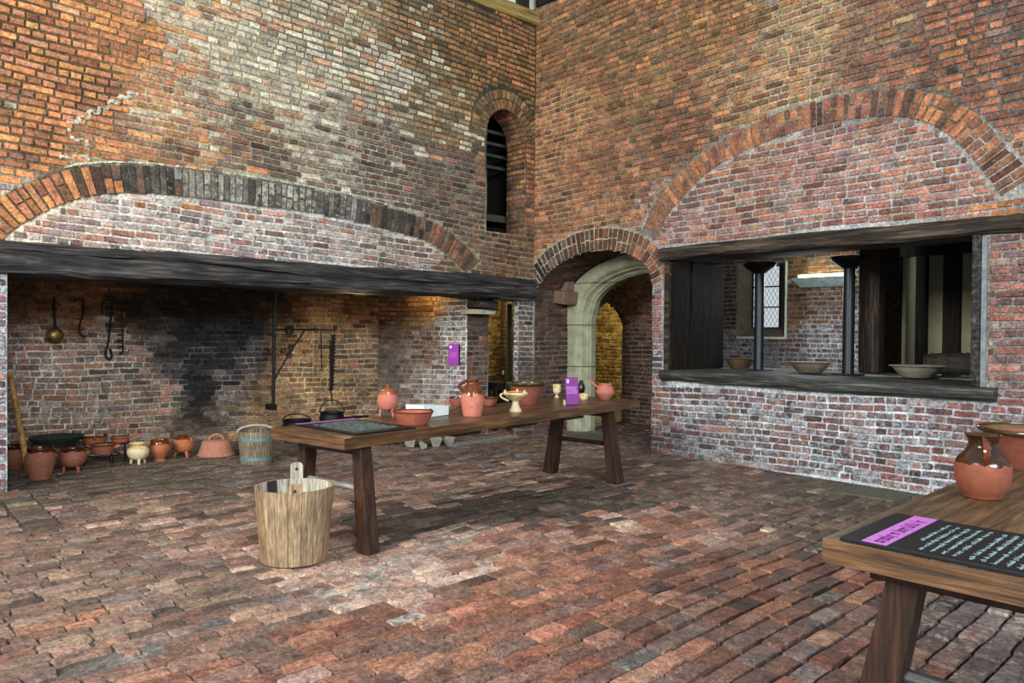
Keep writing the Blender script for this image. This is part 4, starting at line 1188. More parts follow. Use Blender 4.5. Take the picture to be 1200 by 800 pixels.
def tabletop(t, L, w, mat, n=3):
    bm = bmesh.new(); y = 0
    nx = 40
    # one slab with softly wandering edges and board joints as shallow grooves
    ys = []
    for k in range(n):
        a, b = w * k / n, w * (k + 1) / n
        ys += [a, b - .004] if k < n - 1 else [a, b]
        if k < n - 1: ys += [b - .002]
    prof = [(ys[0], 0)] + [(yy, 1 if True else 0) for yy in ys]
    grid = []
    for i in range(nx + 1):
        x = L * i / nx; row = []
        for j, yy in enumerate(ys):
            groove = -.004 if (j % 3 == 2) else 0
            e = .004 * math.sin(x * 3.1 + 1) if j == 0 else 0
            row.append(bm.verts.new((x, yy + e, TZ + groove + .0015 * math.sin(x * 2.3 + yy * 7))))
        grid.append(row)
    m = len(ys)
    bot = [[bm.verts.new((v[0].co.x, v[0].co.y, TZ - TT)), bm.verts.new((v[-1].co.x, v[-1].co.y, TZ - TT))] for v in grid]
    for i in range(nx):
        for j in range(m - 1): bm.faces.new((grid[i][j], grid[i + 1][j], grid[i + 1][j + 1], grid[i][j + 1]))
        bm.faces.new((bot[i][0], bot[i + 1][0], grid[i + 1][0], grid[i][0])); bm.faces.new((grid[i][-1], grid[i + 1][-1], bot[i + 1][1], bot[i][1]))
        bm.faces.new((bot[i][1], bot[i + 1][1], bot[i + 1][0], bot[i][0]))
    bm.faces.new([bot[0][0]] + grid[0] + [bot[0][1]]).material_index = 1; bm.faces.new([bot[-1][1]] + grid[-1][::-1] + [bot[-1][0]]).material_index = 1
    bm_obj('tabletop', bm, [mat, ENDW], t)


tabletop(t1, tlen, TW, TABLE)
trestle(t1, .24, TW, TZ - TT, .12, rail_z=.42, rail_mat=RAIL, foot=-.04, lw=.10, ld=.055)
trestle(t1, tlen - .46, TW, TZ - TT, .12, rail_z=.38, foot=-.01, lw=.115, ld=.06)
for xx in (1.3, 2.05, 2.8):
    bm = bmesh.new(); box(bm, (xx, TW * .45, TZ - TT - .021), (.3, TW * .7, .04)); bm_obj('batten', bm, LEG, t1, bev=.006)


def on_t1(px, py, z=TZ):
    p = at(px, py, 2, z + .0); return p


TC = at(964, 630, 2, TZ)
t2 = thing('trestle_table', 'worn oak trestle table at the right edge, with a half-glazed jug on it', 'table', (TC[0], TC[1], 0), math.radians(2.2))
bm = bmesh.new()
L2, Wd2 = 2.9, 1.0
# build the top along local +x, width towards -y
tabletop_parent = t2
def mirror_tabletop():
    bm = bmesh.new(); nx = 30; ysl = [0, -.33, -.334, -.338, -.66, -.664, -.668, -Wd2]; gl_ = []
    for i in range(nx + 1):
        x = L2 * i / nx
        gl_.append([bm.verts.new((x + (.006 * math.sin(yy * 9) if i == 0 else 0), yy, TZ + (-.004 if j in (2, 5) else 0))) for j, yy in enumerate(ysl)])
    bot = [[bm.verts.new((r[0].co.x, 0, TZ - .082)), bm.verts.new((r[0].co.x, -Wd2, TZ - .082))] for r in gl_]
    m = len(ysl)
    for i in range(nx):
        for j in range(m - 1): bm.faces.new((gl_[i][j], gl_[i + 1][j], gl_[i + 1][j + 1], gl_[i][j + 1]))
        bm.faces.new((bot[i][0], bot[i + 1][0], gl_[i + 1][0], gl_[i][0])); bm.faces.new((gl_[i][-1], gl_[i + 1][-1], bot[i + 1][1], bot[i][1])); bm.faces.new((bot[i][1], bot[i + 1][1], bot[i + 1][0], bot[i][0]))
    bm.faces.new([bot[0][0]] + gl_[0] + [bot[0][1]]).material_index = 1; bm.faces.new([bot[-1][1]] + gl_[-1][::-1] + [bot[-1][0]]).material_index = 1
    bm_obj('tabletop', bm, [TABLE2, ENDW], t2)
mirror_tabletop()
for xx in (.2, L2 - .4):
    for yt, yb in ((-.22, -.08), (-Wd2 + .22, -Wd2 + .08)):
        bm = bmesh.new(); a, b, ld = .055, .07, .045
        hexa(bm, [(xx - ld, yb - b, 0), (xx + ld, yb - b, 0), (xx + ld, yb + b, 0), (xx - ld, yb + b, 0)], [(xx - ld, yt - a, TZ - .08), (xx + ld, yt - a, TZ - .08), (xx + ld, yt + a, TZ - .08), (xx - ld, yt + a, TZ - .08)])
        bm_obj('leg', bm, LEG, t2, bev=.007)
    bm = bmesh.new(); tube(bm, [(xx, -.2, .33), (xx, -Wd2 + .2, .33)], .026, 12); bm_obj('stretcher', bm, wood('dark_rail', (30, 30, 34), (56, 56, 60), (84, 80, 78), 1, 1, .4), t2, smooth=True)
    bm = bmesh.new(); box(bm, (xx, -Wd2 / 2, TZ - .115), (.1, Wd2 - .2, .07)); bm_obj('bearer', bm, LEG, t2, bev=.008)

# ------------------------------------------------------------------ lettering too worn to read: rows of little strokes
def lettering(bm, x0, x1, y, h, z, r, dirx=(1, 0, 0), diry=(0, 1, 0), org=(0, 0, 0), nrm=(0, 0, 1)):
    dx, dy, O, nn = Vector(dirx), Vector(diry), Vector(org), Vector(nrm)
    def q(a, b, c, d):
        vs = [bm.verts.new(O + dx * u + dy * v + nn * z) for u, v in ((a, c), (b, c), (b, d), (a, d))]; bm.faces.new(vs)
    x = x0; s = h * .21
    while x < x1 - h * .5:
        for _ in range(r.randint(2, 8)):
            if x > x1 - h * .5: break
            w = h * r.choice((.25, .5, .55, .6)); k = r.random(); xh = h * .68
            if k < .25: q(x, x + s, y, y + h); q(x + s, x + w, y, y + s); q(x + w - s, x + w, y, y + xh) if w > s * 2 else None
            elif k < .55: q(x, x + s, y, y + xh); q(x, x + w, y + xh - s, y + xh); q(x + w - s, x + w, y, y + xh)
            elif k < .8: q(x, x + w, y, y + s); q(x, x + s, y, y + xh); q(x, x + w, y + xh - s, y + xh); q(x + w - s, x + w, y, y + xh)
            else: q(x, x + s, y - h * .2, y + xh); q(x, x + w, y + xh - s, y + xh)
            x += w + h * .16
        x += h * .36


def info_board(loc, rz, w, l, label, nrows, strip, text_from, lmarg=.06, th=.021):
    """flat board lying on a table: x across the lines, -y down the page"""
    t = thing('information_board', label, 'information board', loc, rz)
    bm = bmesh.new(); box(bm, (w / 2, -l / 2, .006), (w, l, .012)); bm_obj('board', bm, BLACKP, t, bev=.002)
    bm = bmesh.new(); box(bm, (w * .5, -strip[0], .0125), (w * strip[2], strip[1], .0016)); hd = bm_obj('heading', bm, LILAC, t); hd['label'] = 'lilac heading strip'
    r = random.Random(5)
    bm = bmesh.new(); lettering(bm, w * (.5 - strip[2] / 2) + .02, w * (.5 + strip[2] / 2) - .03, -strip[0] - strip[1] * .28, strip[1] * .55, .0138, r); bm_obj('heading_lettering', bm, LILACD, hd)
    bm = bmesh.new(); y = text_from
    for k in range(nrows):
        yy = -(y + k * (l - text_from - .08) / nrows) - (.012 if k > 4 else 0)
        x1 = w - lmarg - r.uniform(0, .03)
        lettering(bm, lmarg + (.12 if k == 0 else 0), x1, yy - .012, th, .0128, r)
    bm_obj('lettering', bm, PALETXT, t)
    return t


B0 = at(1045, 600, 2, TZ + .012); B1 = at(984, 629, 2, TZ + .012)
bw = float(np.hypot(B0[0] - B1[0], B0[1] - B1[1]))
info_board((B1[0], B1[1], TZ + .001), math.radians(2.2), bw, .74, 'large black information board with lilac heading, flat on the right-hand table', 14, (.11, .08, .98), .2, .04, .0165)
C0 = at(341, 497, 2, TZ + .01); C1 = at(410, 491, 2, TZ + .01)
info_board((C0[0] + .02, C0[1] - .01, TZ + .002), tang * .6, .52, .76, 'black information board flat on the near end of the long table', 15, (.035, .045, 1.0), .13, .05)

# ------------------------------------------------------------------ pottery
def handle_loop(bm, c0, c1, out, r=.008, n=10, flat=1.0, ang=0.0):
    """arched handle in the plane of angle ang from (r0,z0) to (r1,z1), bulging by out"""
    pts = []
    for i in range(n + 1):
        t = i / n
        rr = c0[0] + (c1[0] - c0[0]) * t + out * math.sin(PI * t); zz = c0[1] + (c1[1] - c0[1]) * t + .25 * out * math.sin(PI * t) * (1 - t)
        pts.append((rr * math.cos(ang), rr * math.sin(ang), zz))
    tube(bm, pts, r, 8, flat=flat)


def mk(name, label, cat, p, rz=0, group=None): return thing(name, label, cat, (p[0], p[1], p[2]), rz, group)


def body(t, prof, mat, seg=44, wob=.004, name='body', th=.006, n=4):
    bm = bmesh.new(); lathe(bm, vessel(prof, th, n), seg, wob); return bm_obj(name, bm, mat, t, smooth=True, angle=60)


CAMANG = math.atan2(CAM[1] + 3, CAM[0] + 3)

# jug on table 2
p = at(1151, 586, 2, TZ); p2 = at(1151, 583, 2, TZ); d = depth(p); k = d / F
R_ = 60 * k / 2
toc = math.atan2(CAM[1] - p[1], CAM[0] - p[0])
p = np.array([p[0] - math.cos(toc) * R_ * .55, p[1] - math.sin(toc) * R_ * .55, TZ])
Hj = 74 * depth(p) / F; R_ = 59 * depth(p) / F / 2
t = mk('jug', 'round-bellied terracotta jug with brown-glazed neck on the right-hand table', 'jug', p)
body(t, [(R_ * .58, 0), (R_ * .66, Hj * .03), (R_ * .68, Hj * .05), (R_ * .9, Hj * .2), (R_, Hj * .42), (R_ * .93, Hj * .6), (R_ * .62, Hj * .76), (R_ * .52, Hj * .84), (R_ * .56, Hj * .94), (R_ * .66, Hj * 1.0)], JUGM)
bm = bmesh.new(); handle_loop(bm, (R_ * .56, Hj * .95), (R_ * .86, Hj * .58), R_ * .36, R_ * .1, 14, 1.5, toc + .12); bm_obj('handle', bm, GLAZE_BR, t, smooth=True)
# large basin on table 2
dB = depth((-3.6, -7.0, .8)); pb = at(1215, 548, 2, TZ)
t = mk('basin', 'wide terracotta basin with dark green rim behind the round jug', 'bowl', (pb[0], pb[1], TZ)); kb = depth(pb) / F
Rb = 61 * kb; Hb = 46 * kb
body(t, [(Rb * .62, 0), (Rb * .66, Hb * .05), (Rb * .8, Hb * .5), (Rb * .9, Hb * .82), (Rb * 1.0, Hb * .92), (Rb * 1.0, Hb)], BIGB, 56, .003, th=.012)
bm = bmesh.new(); lathe(bm, [(0, .014)] + [(Rb * a, Hb * b) for a, b in ((.6, .06), (.78, .52), (.885, .84), (.95, .95))], 56); bm_obj('glazed_inside', bm, GLAZE_DK, t, smooth=True)


def place(px, py, z=TZ): return at(px, py, 2, z)


def pot_on(px, pyb, zs, wpx, hpx, prof, mat, name, label, cat, rbase=.6, **kw):
    """pot whose base centre stands at pixel px and front of the base at pyb"""
    p = place(px, pyb, zs); d = depth(p); r = wpx * d / F / 2
    toc = math.atan2(CAM[1] - p[1], CAM[0] - p[0])
    p = np.array([p[0] - math.cos(toc) * r * rbase, p[1] - math.sin(toc) * r * rbase, zs]); d = depth(p)
    r = wpx * d / F / 2; h = hpx * d / F
    t = mk(name, label, cat, p)
    if prof: body(t, [(a * r, b * h) for a, b in prof], mat, **kw)
    return t, r, h, toc


# --- table 1, near to far
t, r, h, a = pot_on(454, 481, TZ + .05, 24, 20, [(.35, 0), (.75, .08), (1.0, .4), (1.02, .62), (.9, .88), (.8, .98), (.82, 1.0)], TERRAP, 'tripod_pot', 'pink terracotta three-legged pot with lid on the long table', 'pot', .5)
for k_ in range(3):
    bm = bmesh.new(); an = a + .75 + k_ * 2 * PI / 3; tube(bm, [(r * .62 * math.cos(an), r * .62 * math.sin(an), h * .25), (r * .78 * math.cos(an), r * .78 * math.sin(an), -.049)], [.012, .008], 8); bm_obj('leg', bm, TERRAP, t, smooth=True)
bm = bmesh.new(); lathe(bm, [(0, h), (r * .86, h * .99), (r * .84, h * 1.06), (r * .5, h * 1.18), (r * .14, h * 1.24), (r * .12, h * 1.42), (r * .18, h * 1.5), (0, h * 1.55)], 30); bm_obj('lid', bm, GLAZE_IN, t, smooth=True)
t, r, h, a = pot_on(484, 498.5, TZ, 49, 15, [(.66, 0), (.7, .06), (.84, .5), (.96, .9), (1.0, 1.0)], BOWLIN, 'bowl', 'shallow brown-glazed terracotta bowl near the front edge of the long table', 'bowl', .66, th=.008)
bm = bmesh.new(); lathe(bm, [(0, .010), (r * .64, .011), (r * .8, h * .5), (r * .93, h * .93)], 44); bm_obj('glazed_inside', bm, GLAZE_IN, t, smooth=True)
# white box
pB = place(497, 489); t = mk('box', 'pale blue-white box behind the shallow brown bowl', 'box', (pB[0] + .1, pB[1] + .08, TZ + .003), .25)
bm = bmesh.new(); hexa(bm, [(-.17, -.1, 0), (.14, -.1, 0), (.14, .1, 0), (-.17, .1, 0)], [(-.17, -.09, .1), (.14, -.09, .075), (.14, .1, .075), (-.17, .1, .1)]); bm_obj('body', bm, WHITEB, t, bev=.004)
bm = bmesh.new(); box(bm, (-.1, -.0995, .052), (.055, .008, .034), mi=0); bmesh.ops.bevel(bm, geom=bm.edges[:], offset=.004, segments=2, affect='EDGES'); bm_obj('opening', bm, NAVY, t)
bm = bmesh.new(); box(bm, (.143, 0, .038), (.008, .2, .074)); bm_obj('end_panel', bm, GREYB, t, bev=.002)
# jug with dripping glaze
t, r, h, a = pot_on(553.5, 488, TZ, 27.5, 43, [(.74, 0), (.78, .03), (.92, .25), (1.0, .5), (.94, .64), (.7, .8), (.5, .89), (.52, .96), (.58, 1.0)], JUG1M, 'jug', 'tall shouldered jug with brown glaze dripping over pink clay on the long table', 'jug', .5, wob=.008)
bm = bmesh.new(); handle_loop(bm, (r * .5, h * .95), (r * .86, h * .68), r * .42, r * .13, 12, 1.3, a - 1.75); bm_obj('handle', bm, GLAZE_BR, t, smooth=True)
# small dishes behind it
t, r, h, a = pot_on(536, 477.5, TZ, 21, 12, [(.55, 0), (.65, .1), (.9, .6), (.95, 1.0)], TERRA, 'porringer', 'small brown porringer peeping out left of the dripping-glaze jug', 'bowl', .5)
bm = bmesh.new(); handle_loop(bm, (r * .8, h * .8), (r * .8, h * .3), r * .3, .007, 8, 1, a - 1.3); bm_obj('handle', bm, TERRAP, t, smooth=True)
t, r, h, a = pot_on(574, 476, TZ, 20, 10, [(.6, 0), (.7, .1), (.85, .6), (1.0, 1.0)], TERRA, 'dish', 'little brown-glazed dish just right of the dripping-glaze jug', 'bowl', .5)
# cream pedestal chafing dish
t, r, h, a = pot_on(604, 482.5, TZ, 29, 25, [(.52, 0), (.5, .05), (.36, .2), (.26, .42), (.3, .5), (.62, .62), (.98, .8), (1.0, .88), (.96, .9)], CREAM, 'chafing_dish', 'cream-glazed pedestal dish with knobbed rim on the long table', 'dish', .4)
for k_ in range(3):
    bm = bmesh.new(); an = a + .9 + k_ * 2 * PI / 3; lathe(bm, [(0, 0), (.012, 0), (.013, .012), (.008, .02), (.011, .028), (0, .034)], 12, c=(r * .92 * math.cos(an), r * .92 * math.sin(an), h * .87)); bm_obj('knob', bm, CREAM, t, smooth=True)
bm = bmesh.new(); handle_loop(bm, (r * .95, h * .84), (r * .55, h * .5), r * .45, .009, 12, 1.0, a - 1.55); bm_obj('handle', bm, CREAM, t, smooth=True)
bm = bmesh.new(); lathe(bm, [(0, h * .68), (r * .5, h * .7), (r * .92, h * .885)], 36); bm_obj('glazed_inside', bm, GLAZE_IN, t, smooth=True)
# large basin
t, r, h, a = pot_on(617, 474.5, TZ, 46, 25, [(.52, 0), (.56, .05), (.74, .45), (.88, .82), (.98, .93), (1.0, 1.0)], BIGB, 'basin', 'large flaring terracotta basin with dark rim behind the cream dish', 'bowl', .5, th=.01)
bm = bmesh.new(); lathe(bm, [(0, .012), (r * .5, .014), (r * .72, h * .47), (r * .86, h * .85), (r * .94, h * .96)], 40); bm_obj('glazed_inside', bm, GLAZE_DK, t, smooth=True)
# goblet
t, r, h, a = pot_on(652.5, 466, TZ, 9.5, 15.5, [(.6, 0), (.62, .06), (.34, .16), (.34, .24), (.85, .4), (.98, .6), (1.0, .95), (1.0, 1.0)], CREAM, 'goblet', 'small cream footed goblet between the big basin and the purple card', 'goblet', .4, th=.004)
# standing purple card
pc = place(671, 474.5); t = mk('card_holder', 'upright purple card in a dark holder on the long table', 'sign', (pc[0], pc[1], TZ), 0); kk = depth(pc) / F
face = math.atan2(CAM[1] - pc[1], CAM[0] - pc[0]) + PI / 2 + .42
t.rotation_euler = (0, 0, face)
hh = 32 * kk; ww = 15.5 * kk / math.cos(.42)
tl = Matrix.Rotation(-.16, 3, 'X')
bm = bmesh.new(); box(bm, tl @ Vector((0, 0, hh / 2)) + Vector((0, 0, .004)), (ww, .012, hh), rot=tl); bm_obj('backing', bm, NAVY, t)
bm = bmesh.new(); box(bm, tl @ Vector((0, -.008, hh / 2)) + Vector((0, 0, .004)), (ww * .97, .003, hh * .97), rot=tl); cd = bm_obj('card', bm, PURPLE, t)
bm = bmesh.new(); box(bm, tl @ Vector((-ww * .05, -.0105, hh * .53)) + Vector((0, 0, .004)), (ww * .8, .001, hh * .28), rot=tl); bm_obj('caption_panel', bm, plain('dim_violet', (148, 84, 156), .5, bstr=0), cd)
bm = bmesh.new(); box(bm, tl @ Vector((-ww * .3, -.0105, hh * .86)) + Vector((0, 0, .004)), (ww * .2, .001, hh * .15), rot=tl); bm_obj('emblem', bm, plain('pale_violet', (200, 150, 210), .5, bstr=0), cd)
bm = bmesh.new(); box(bm, (-ww * .45, .035, .025), (.03, .04, .05)); bm_obj('foot', bm, CREAM, t, bev=.003)
# black-and-white small pots behind the card
t, r, h, a = pot_on(684, 468.5, TZ, 11, 7, [(.7, 0), (.9, .3), (1.0, .9), (1.0, 1.0)], CREAM, 'dish', 'tiny cream dish half hidden right of the purple card', 'bowl', .4)
t, r, h, a = pot_on(681, 463, TZ, 9, 17, [(.5, 0), (.9, .3), (1.0, .5), (.7, .8), (.45, .9), (.5, 1.0)], plain('black_glaze', (18, 18, 20), .25), 'bottle', 'small black-glazed bottle behind the purple card', 'bottle', .4)
# lipped pot
t, r, h, a = pot_on(709, 468.5, TZ, 22, 18, [(.5, 0), (.56, .05), (.92, .35), (.98, .55), (.82, .82), (.7, .92), (.76, 1.0)], TERRAP, 'pipkin', 'small pink terracotta pipkin with raised straight handle at the far end of the table', 'pot', .5)
bm = bmesh.new(); an = a - 1.4; tube(bm, [(r * .75 * math.cos(an), r * .75 * math.sin(an), h * .8), (r * 1.2 * math.cos(an), r * 1.2 * math.sin(an), h * 1.0), (r * 1.6 * math.cos(an), r * 1.6 * math.sin(an), h * 1.2)], [.012, .013, .015], 10); bm_obj('handle', bm, TERRAP, t, smooth=True)

# ------------------------------------------------------------------ hearth things (floor z ~ 0)
def legs3(t, r0, r1, z0, a, mat, rad=(.013, .01), n=3):
    for k_ in range(n):
        bm = bmesh.new(); an = a + .5 + k_ * 2 * PI / n
        tube(bm, [(r0 * math.cos(an), r0 * math.sin(an), z0), (r1 * math.cos(an), r1 * math.sin(an), z0 * .45), (r1 * 1.05 * math.cos(an), r1 * 1.05 * math.sin(an), 0)], [rad[0], rad[0], rad[1]], 8); bm_obj('leg', bm, mat, t, smooth=True)


FZ = 0.0
G = 'cooking pots lined up along the hearth'
t, r, h, a = pot_on(17, 551, FZ, 30, 28, [(.6, 0), (.9, .3), (1.0, .6), (.85, .85), (.8, .9), (.95, 1.0)], TERRA, 'jar', 'dark-rimmed terracotta jar half hidden by the left fireplace jamb', 'jar', .5)
t, r, h, a = pot_on(47, 562.5, FZ, 32, 37, [(.66, 0), (.7, .03), (.92, .4), (1.0, .66), (.86, .82), (.8, .88), (.86, .97), (.84, 1.0)], TERRA, 'jar', 'tall ribbed terracotta jar, nearest pot on the hearth', 'jar', .6)
bm = bmesh.new(); handle_loop(bm, (r * .82, h * .95), (r * .98, h * .6), r * .3, .012, 10, 1, a + 1.5); bm_obj('handle', bm, GLAZE_BR, t, smooth=True)
t, r, h, a = pot_on(85.5, 548, FZ + .06, 29, 22, [(.3, 0), (.75, .15), (1.0, .5), (.95, .78), (.82, .9), (.86, 1.0)], TERRA, 'tripod_pot', 'round terracotta pot on three stub legs beside the tall ribbed jar', 'pot', .5)
t.location.z = .055
for k_ in range(3):
    bm = bmesh.new(); an = a + .6 + k_ * 2.094; tube(bm, [(r * .62 * math.cos(an), r * .62 * math.sin(an), .03), (r * .66 * math.cos(an), r * .66 * math.sin(an), -.055)], [.018, .012], 8); bm_obj('leg', bm, TERRA, t, smooth=True)
bm = bmesh.new(); handle_loop(bm, (r * .85, h * .95), (r * .95, h * .6), r * .35, .012, 10, 1, a + 1.5); bm_obj('handle', bm, GLAZE_BR, t, smooth=True)


def trivet(px, pyf, wpx, hpx, label):
    p = place(px, pyf, 0); d = depth(p); r = wpx * d / F / 2; h = hpx * d / F
    toc = math.atan2(CAM[1] - p[1], CAM[0] - p[0]); p = p - np.array([math.cos(toc), math.sin(toc), 0]) * r * .6
    t = mk('trivet', label, 'trivet', (p[0], p[1], 0))
    bm = bmesh.new(); tube(bm, [(r * .9 * math.cos(q * PI / 12), r * .9 * math.sin(q * PI / 12), h) for q in range(24)], .008, 6, closed=True); bm_obj('ring', bm, IRON, t, smooth=True)
    legs3(t, r * .9, r, h, toc, IRON, (.009, .008))
    return t, r, h, p


tv, r, h, p = trivet(66, 546, 56, 24, 'tall iron trivet carrying the round griddle')
Rg = 57 * depth(p) / F / 2
t = mk('griddle', 'broad shallow black iron griddle pan on the tall trivet', 'pan', (p[0], p[1], h + .009))
bm = bmesh.new(); lathe(bm, [(0, 0), (Rg * .75, 0), (Rg * .95, .05), (Rg, .075), (Rg * .97, .078), (Rg * .72, .012), (0, .01)], 44); bm_obj('pan', bm, plain('grey_iron', (52, 58, 52), .5, .4, bstr=.3), t, smooth=True)
for an in (CAMANG + 1.6, CAMANG - 1.6, CAMANG + 2.6):
    bm = bmesh.new(); handle_loop(bm, (Rg * .94, .07), (Rg * .96, .05), .035, .009, 8, 1, an); bm_obj('handle', bm, IRON, t, smooth=True)
tv, r, h, p = trivet(121, 548, 38, 14, 'low iron trivet under the brown skillet')
Rg = 28 * depth(p) / F / 2
t = mk('skillet', 'brown-glazed terracotta skillet with loop handles on the low trivet', 'pan', (p[0], p[1], h + .008))
body(t, [(Rg * .7, 0), (Rg * .8, .03), (Rg * .95, .09), (Rg, .105)], TERRA)
for an in (CAMANG + 1.7, CAMANG - 1.5):
    bm = bmesh.new(); handle_loop(bm, (Rg * .9, .1), (Rg * .92, .07), .05, .012, 8, 1, an); bm_obj('handle', bm, TERRAO, t, smooth=True)
tv, r, h, p = trivet(111, 534, 22, 10, 'iron trivet behind the skillet, holding the orange bowl')
Rg = 27 * depth(p) / F / 2
t = mk('bowl', 'orange terracotta bowl with two loop handles behind the skillet', 'bowl', (p[0], p[1], h + .008))
body(t, [(Rg * .75, 0), (Rg * .8, .02), (Rg * .95, .1), (Rg, .13)], TERRAO)
for an in (CAMANG + .5, CAMANG + .5 + PI):
    bm = bmesh.new(); handle_loop(bm, (Rg * .95, .12), (Rg * .95, .1), .05, .011, 8, 1, an); bm_obj('handle', bm, TERRAO, t, smooth=True)
tv, r, h, p = trivet(141, 541, 20, 22, 'slim iron trivet holding up the long-handled pan')
Rg = 22 * depth(p) / F / 2
t = mk('frying_pan', 'orange terracotta pan with a long raised handle on the slim trivet', 'pan', (p[0], p[1], h + .008))
body(t, [(Rg * .8, 0), (Rg * .85, .01), (Rg, .05)], TERRAO)
bm = bmesh.new(); an = CAMANG + 1.5; tube(bm, [(Rg * .9 * math.cos(an), Rg * .9 * math.sin(an), .04), (Rg * 2.2 * math.cos(an), Rg * 2.2 * math.sin(an), .11)], [.012, .016], 8); bm_obj('handle', bm, TERRAO, t, smooth=True)
t, r, h, a = pot_on(162, 540, FZ + .05, 24, 20, [(.3, 0), (.8, .18), (1.0, .48), (.9, .72), (.62, .86), (.62, .92), (.86, 1.0)], CREAM, 'tripod_pot', 'cream-coloured pot on three short legs, the only pale pot on the hearth', 'pot', .5)
for k_ in range(3):
    bm = bmesh.new(); an = a + .1 + k_ * 2.094; tube(bm, [(r * .6 * math.cos(an), r * .6 * math.sin(an), .03), (r * .72 * math.cos(an), r * .72 * math.sin(an), -.05)], [.02, .011], 8); bm_obj('leg', bm, CREAM, t, smooth=True)
t, r, h, a = pot_on(187, 541, FZ, 23, 25, [(.5, 0), (.6, .03), (.52, .12), (.7, .25), (.98, .5), (1.0, .72), (.86, .9), (.88, 1.0)], TERRAO, 'pot', 'orange-brown glazed pot standing just right of the cream pot', 'pot', .5)
t, r, h, a = pot_on(215, 531, FZ + .05, 24, 20, [(.3, 0), (.8, .15), (1.0, .5), (.86, .82), (.5, .96), (.52, 1.0)], TERRAO, 'tripod_pitcher', 'round orange pitcher on three legs, between the glazed pot and the domed lid', 'pitcher', .5)
for k_ in range(3):
    bm = bmesh.new(); an = a + .4 + k_ * 2.094; tube(bm, [(r * .6 * math.cos(an), r * .6 * math.sin(an), .03), (r * .85 * math.cos(an), r * .85 * math.sin(an), -.05)], [.02, .011], 8); bm_obj('leg', bm, TERRAO, t, smooth=True)
bm = bmesh.new(); handle_loop(bm, (r * .5, h), (r * .95, h * .6), r * .4, .011, 10, 1, a + .7); bm_obj('handle', bm, TERRAO, t, smooth=True)
t, r, h, a = pot_on(253.5, 536, FZ, 43, 17, None, None, 'dome_lid', 'wide pale terracotta baking cover with loop handle and incised lines', 'lid', .9)
bm = bmesh.new(); lathe(bm, [(0, 0), (r * .98, 0), (r, .012), (r * .93, .03), (r * .84, h * .5), (r * .74, h * .96), (r * .66, h * 1.05), (0, h * 1.1)], 44, .006); bm_obj('cover', bm, TERRAD, t, smooth=True, angle=50)
bm = bmesh.new(); an = a + PI / 2; tube(bm, [(r * .36 * math.cos(q) * math.cos(an), r * .36 * math.cos(q) * math.sin(an), h * 1.04 + r * .3 * math.sin(q)) for q in np.linspace(0, PI, 12)], .016, 8); bm_obj('handle', bm, TERRAD, t, smooth=True)

# bucket
t, r, h, a = pot_on(300, 545, FZ, 41, 38, None, None, 'bucket', 'weathered grey stave bucket with metal hoops, on the hearth kerb left of the table', 'bucket', .85)


def staved(t, r0, r1, h, n, mat, th, mats=None, parts=None, skip=()):
    for i in range(n):
        if i in skip: continue
        a0 = 2 * PI * i / n + .004; a1 = 2 * PI * (i + 1) / n - .004
    bm = bmesh.new()
    for i in range(n):
        a0 = 2 * PI * i / n + .008; a1 = 2 * PI * (i + 1) / n - .008; ex = 0
        j = random.uniform(-.0015, .0015)
        sub = 3
        ro0, ro1 = r0 + j, r1 + j
        ring = []
        for s in range(sub + 1):
            an = a0 + (a1 - a0) * s / sub
            ring.append([(ro0 * math.cos(an), ro0 * math.sin(an), 0), (ro1 * math.cos(an), ro1 * math.sin(an), h), ((ro1 - th) * math.cos(an), (ro1 - th) * math.sin(an), h), ((ro0 - th) * math.cos(an), (ro0 - th) * math.sin(an), 0)])
        vs = [[bm.verts.new(q) for q in rr] for rr in ring]
        for A, B in zip(vs, vs[1:]):
            for m_ in range(4):
                f = bm.faces.new((A[m_], A[(m_ + 1) % 4], B[(m_ + 1) % 4], B[m_]))
                if mats: f.material_index = mats(i, m_)
        bm.faces.new(vs[0]); bm.faces.new(vs[-1][::-1])
    return bm


bm = staved(t, r * .84, r, h, 16, BUCK, .016); bm_obj('staves', bm, BUCK, t)
bm = bmesh.new(); lathe(bm, [(0, .02), (r * .84 - .008, .02), (r * .84 - .008, .03), (0, .03)], 30); bm_obj('bottom', bm, BUCK, t)
for zf in (.12, .72):
    bm = bmesh.new(); rr = r * (.84 + .16 * zf) + .003; rr2 = r * (.84 + .16 * (zf + .1)) + .003
    lathe(bm, [(rr, h * zf), (rr2, h * (zf + .1)), (rr2 - .004, h * (zf + .1)), (rr - .004, h * zf), (rr, h * zf)], 36); bm_obj('hoop', bm, HOOPB, t, smooth=True)
bm = bmesh.new(); an = a + PI / 2
tube(bm, [(r * math.cos(q) * math.cos(an) + .0, r * math.cos(q) * math.sin(an), h * .96 + r * .38 * math.sin(q)) for q in np.linspace(0, PI, 14)], .014, 8); bm_obj('handle', bm, ROPE, t, smooth=True)

# tub in front of the table
pt = place(345, 664, 0); toc = math.atan2(CAM[1] - pt[1], CAM[0] - pt[0]); r0 = 37.5 * depth(pt) / F
pt = pt - np.array([math.cos(toc), math.sin(toc), 0]) * r0; kk = depth(pt) / F
r0 = 38 * kk; r1 = 45 * kk; h = 85 * kk
t = mk('wooden_tub', 'pale oak stave tub with two raised lugs, on the floor beside the long table', 'tub', (pt[0], pt[1], 0))
NS = 18
ofs = toc - PI / NS
TW2 = wood('tub_oak_grey', (92, 78, 60), (138, 118, 92), (170, 150, 122), 2, 2.0, .8, .2, .35); TW3 = wood('tub_oak_brown', (92, 74, 55), (134, 108, 81), (166, 139, 108), 2, 2.2, .8, .2, .35)
bm = staved(t, r0, r1, h, NS, TUBW, .016, mats=lambda i, m_: (2 if i in (11,) else 1) if m_ == 2 else (0, 3, 0, 4, 0, 3)[(i * 5) % 6])
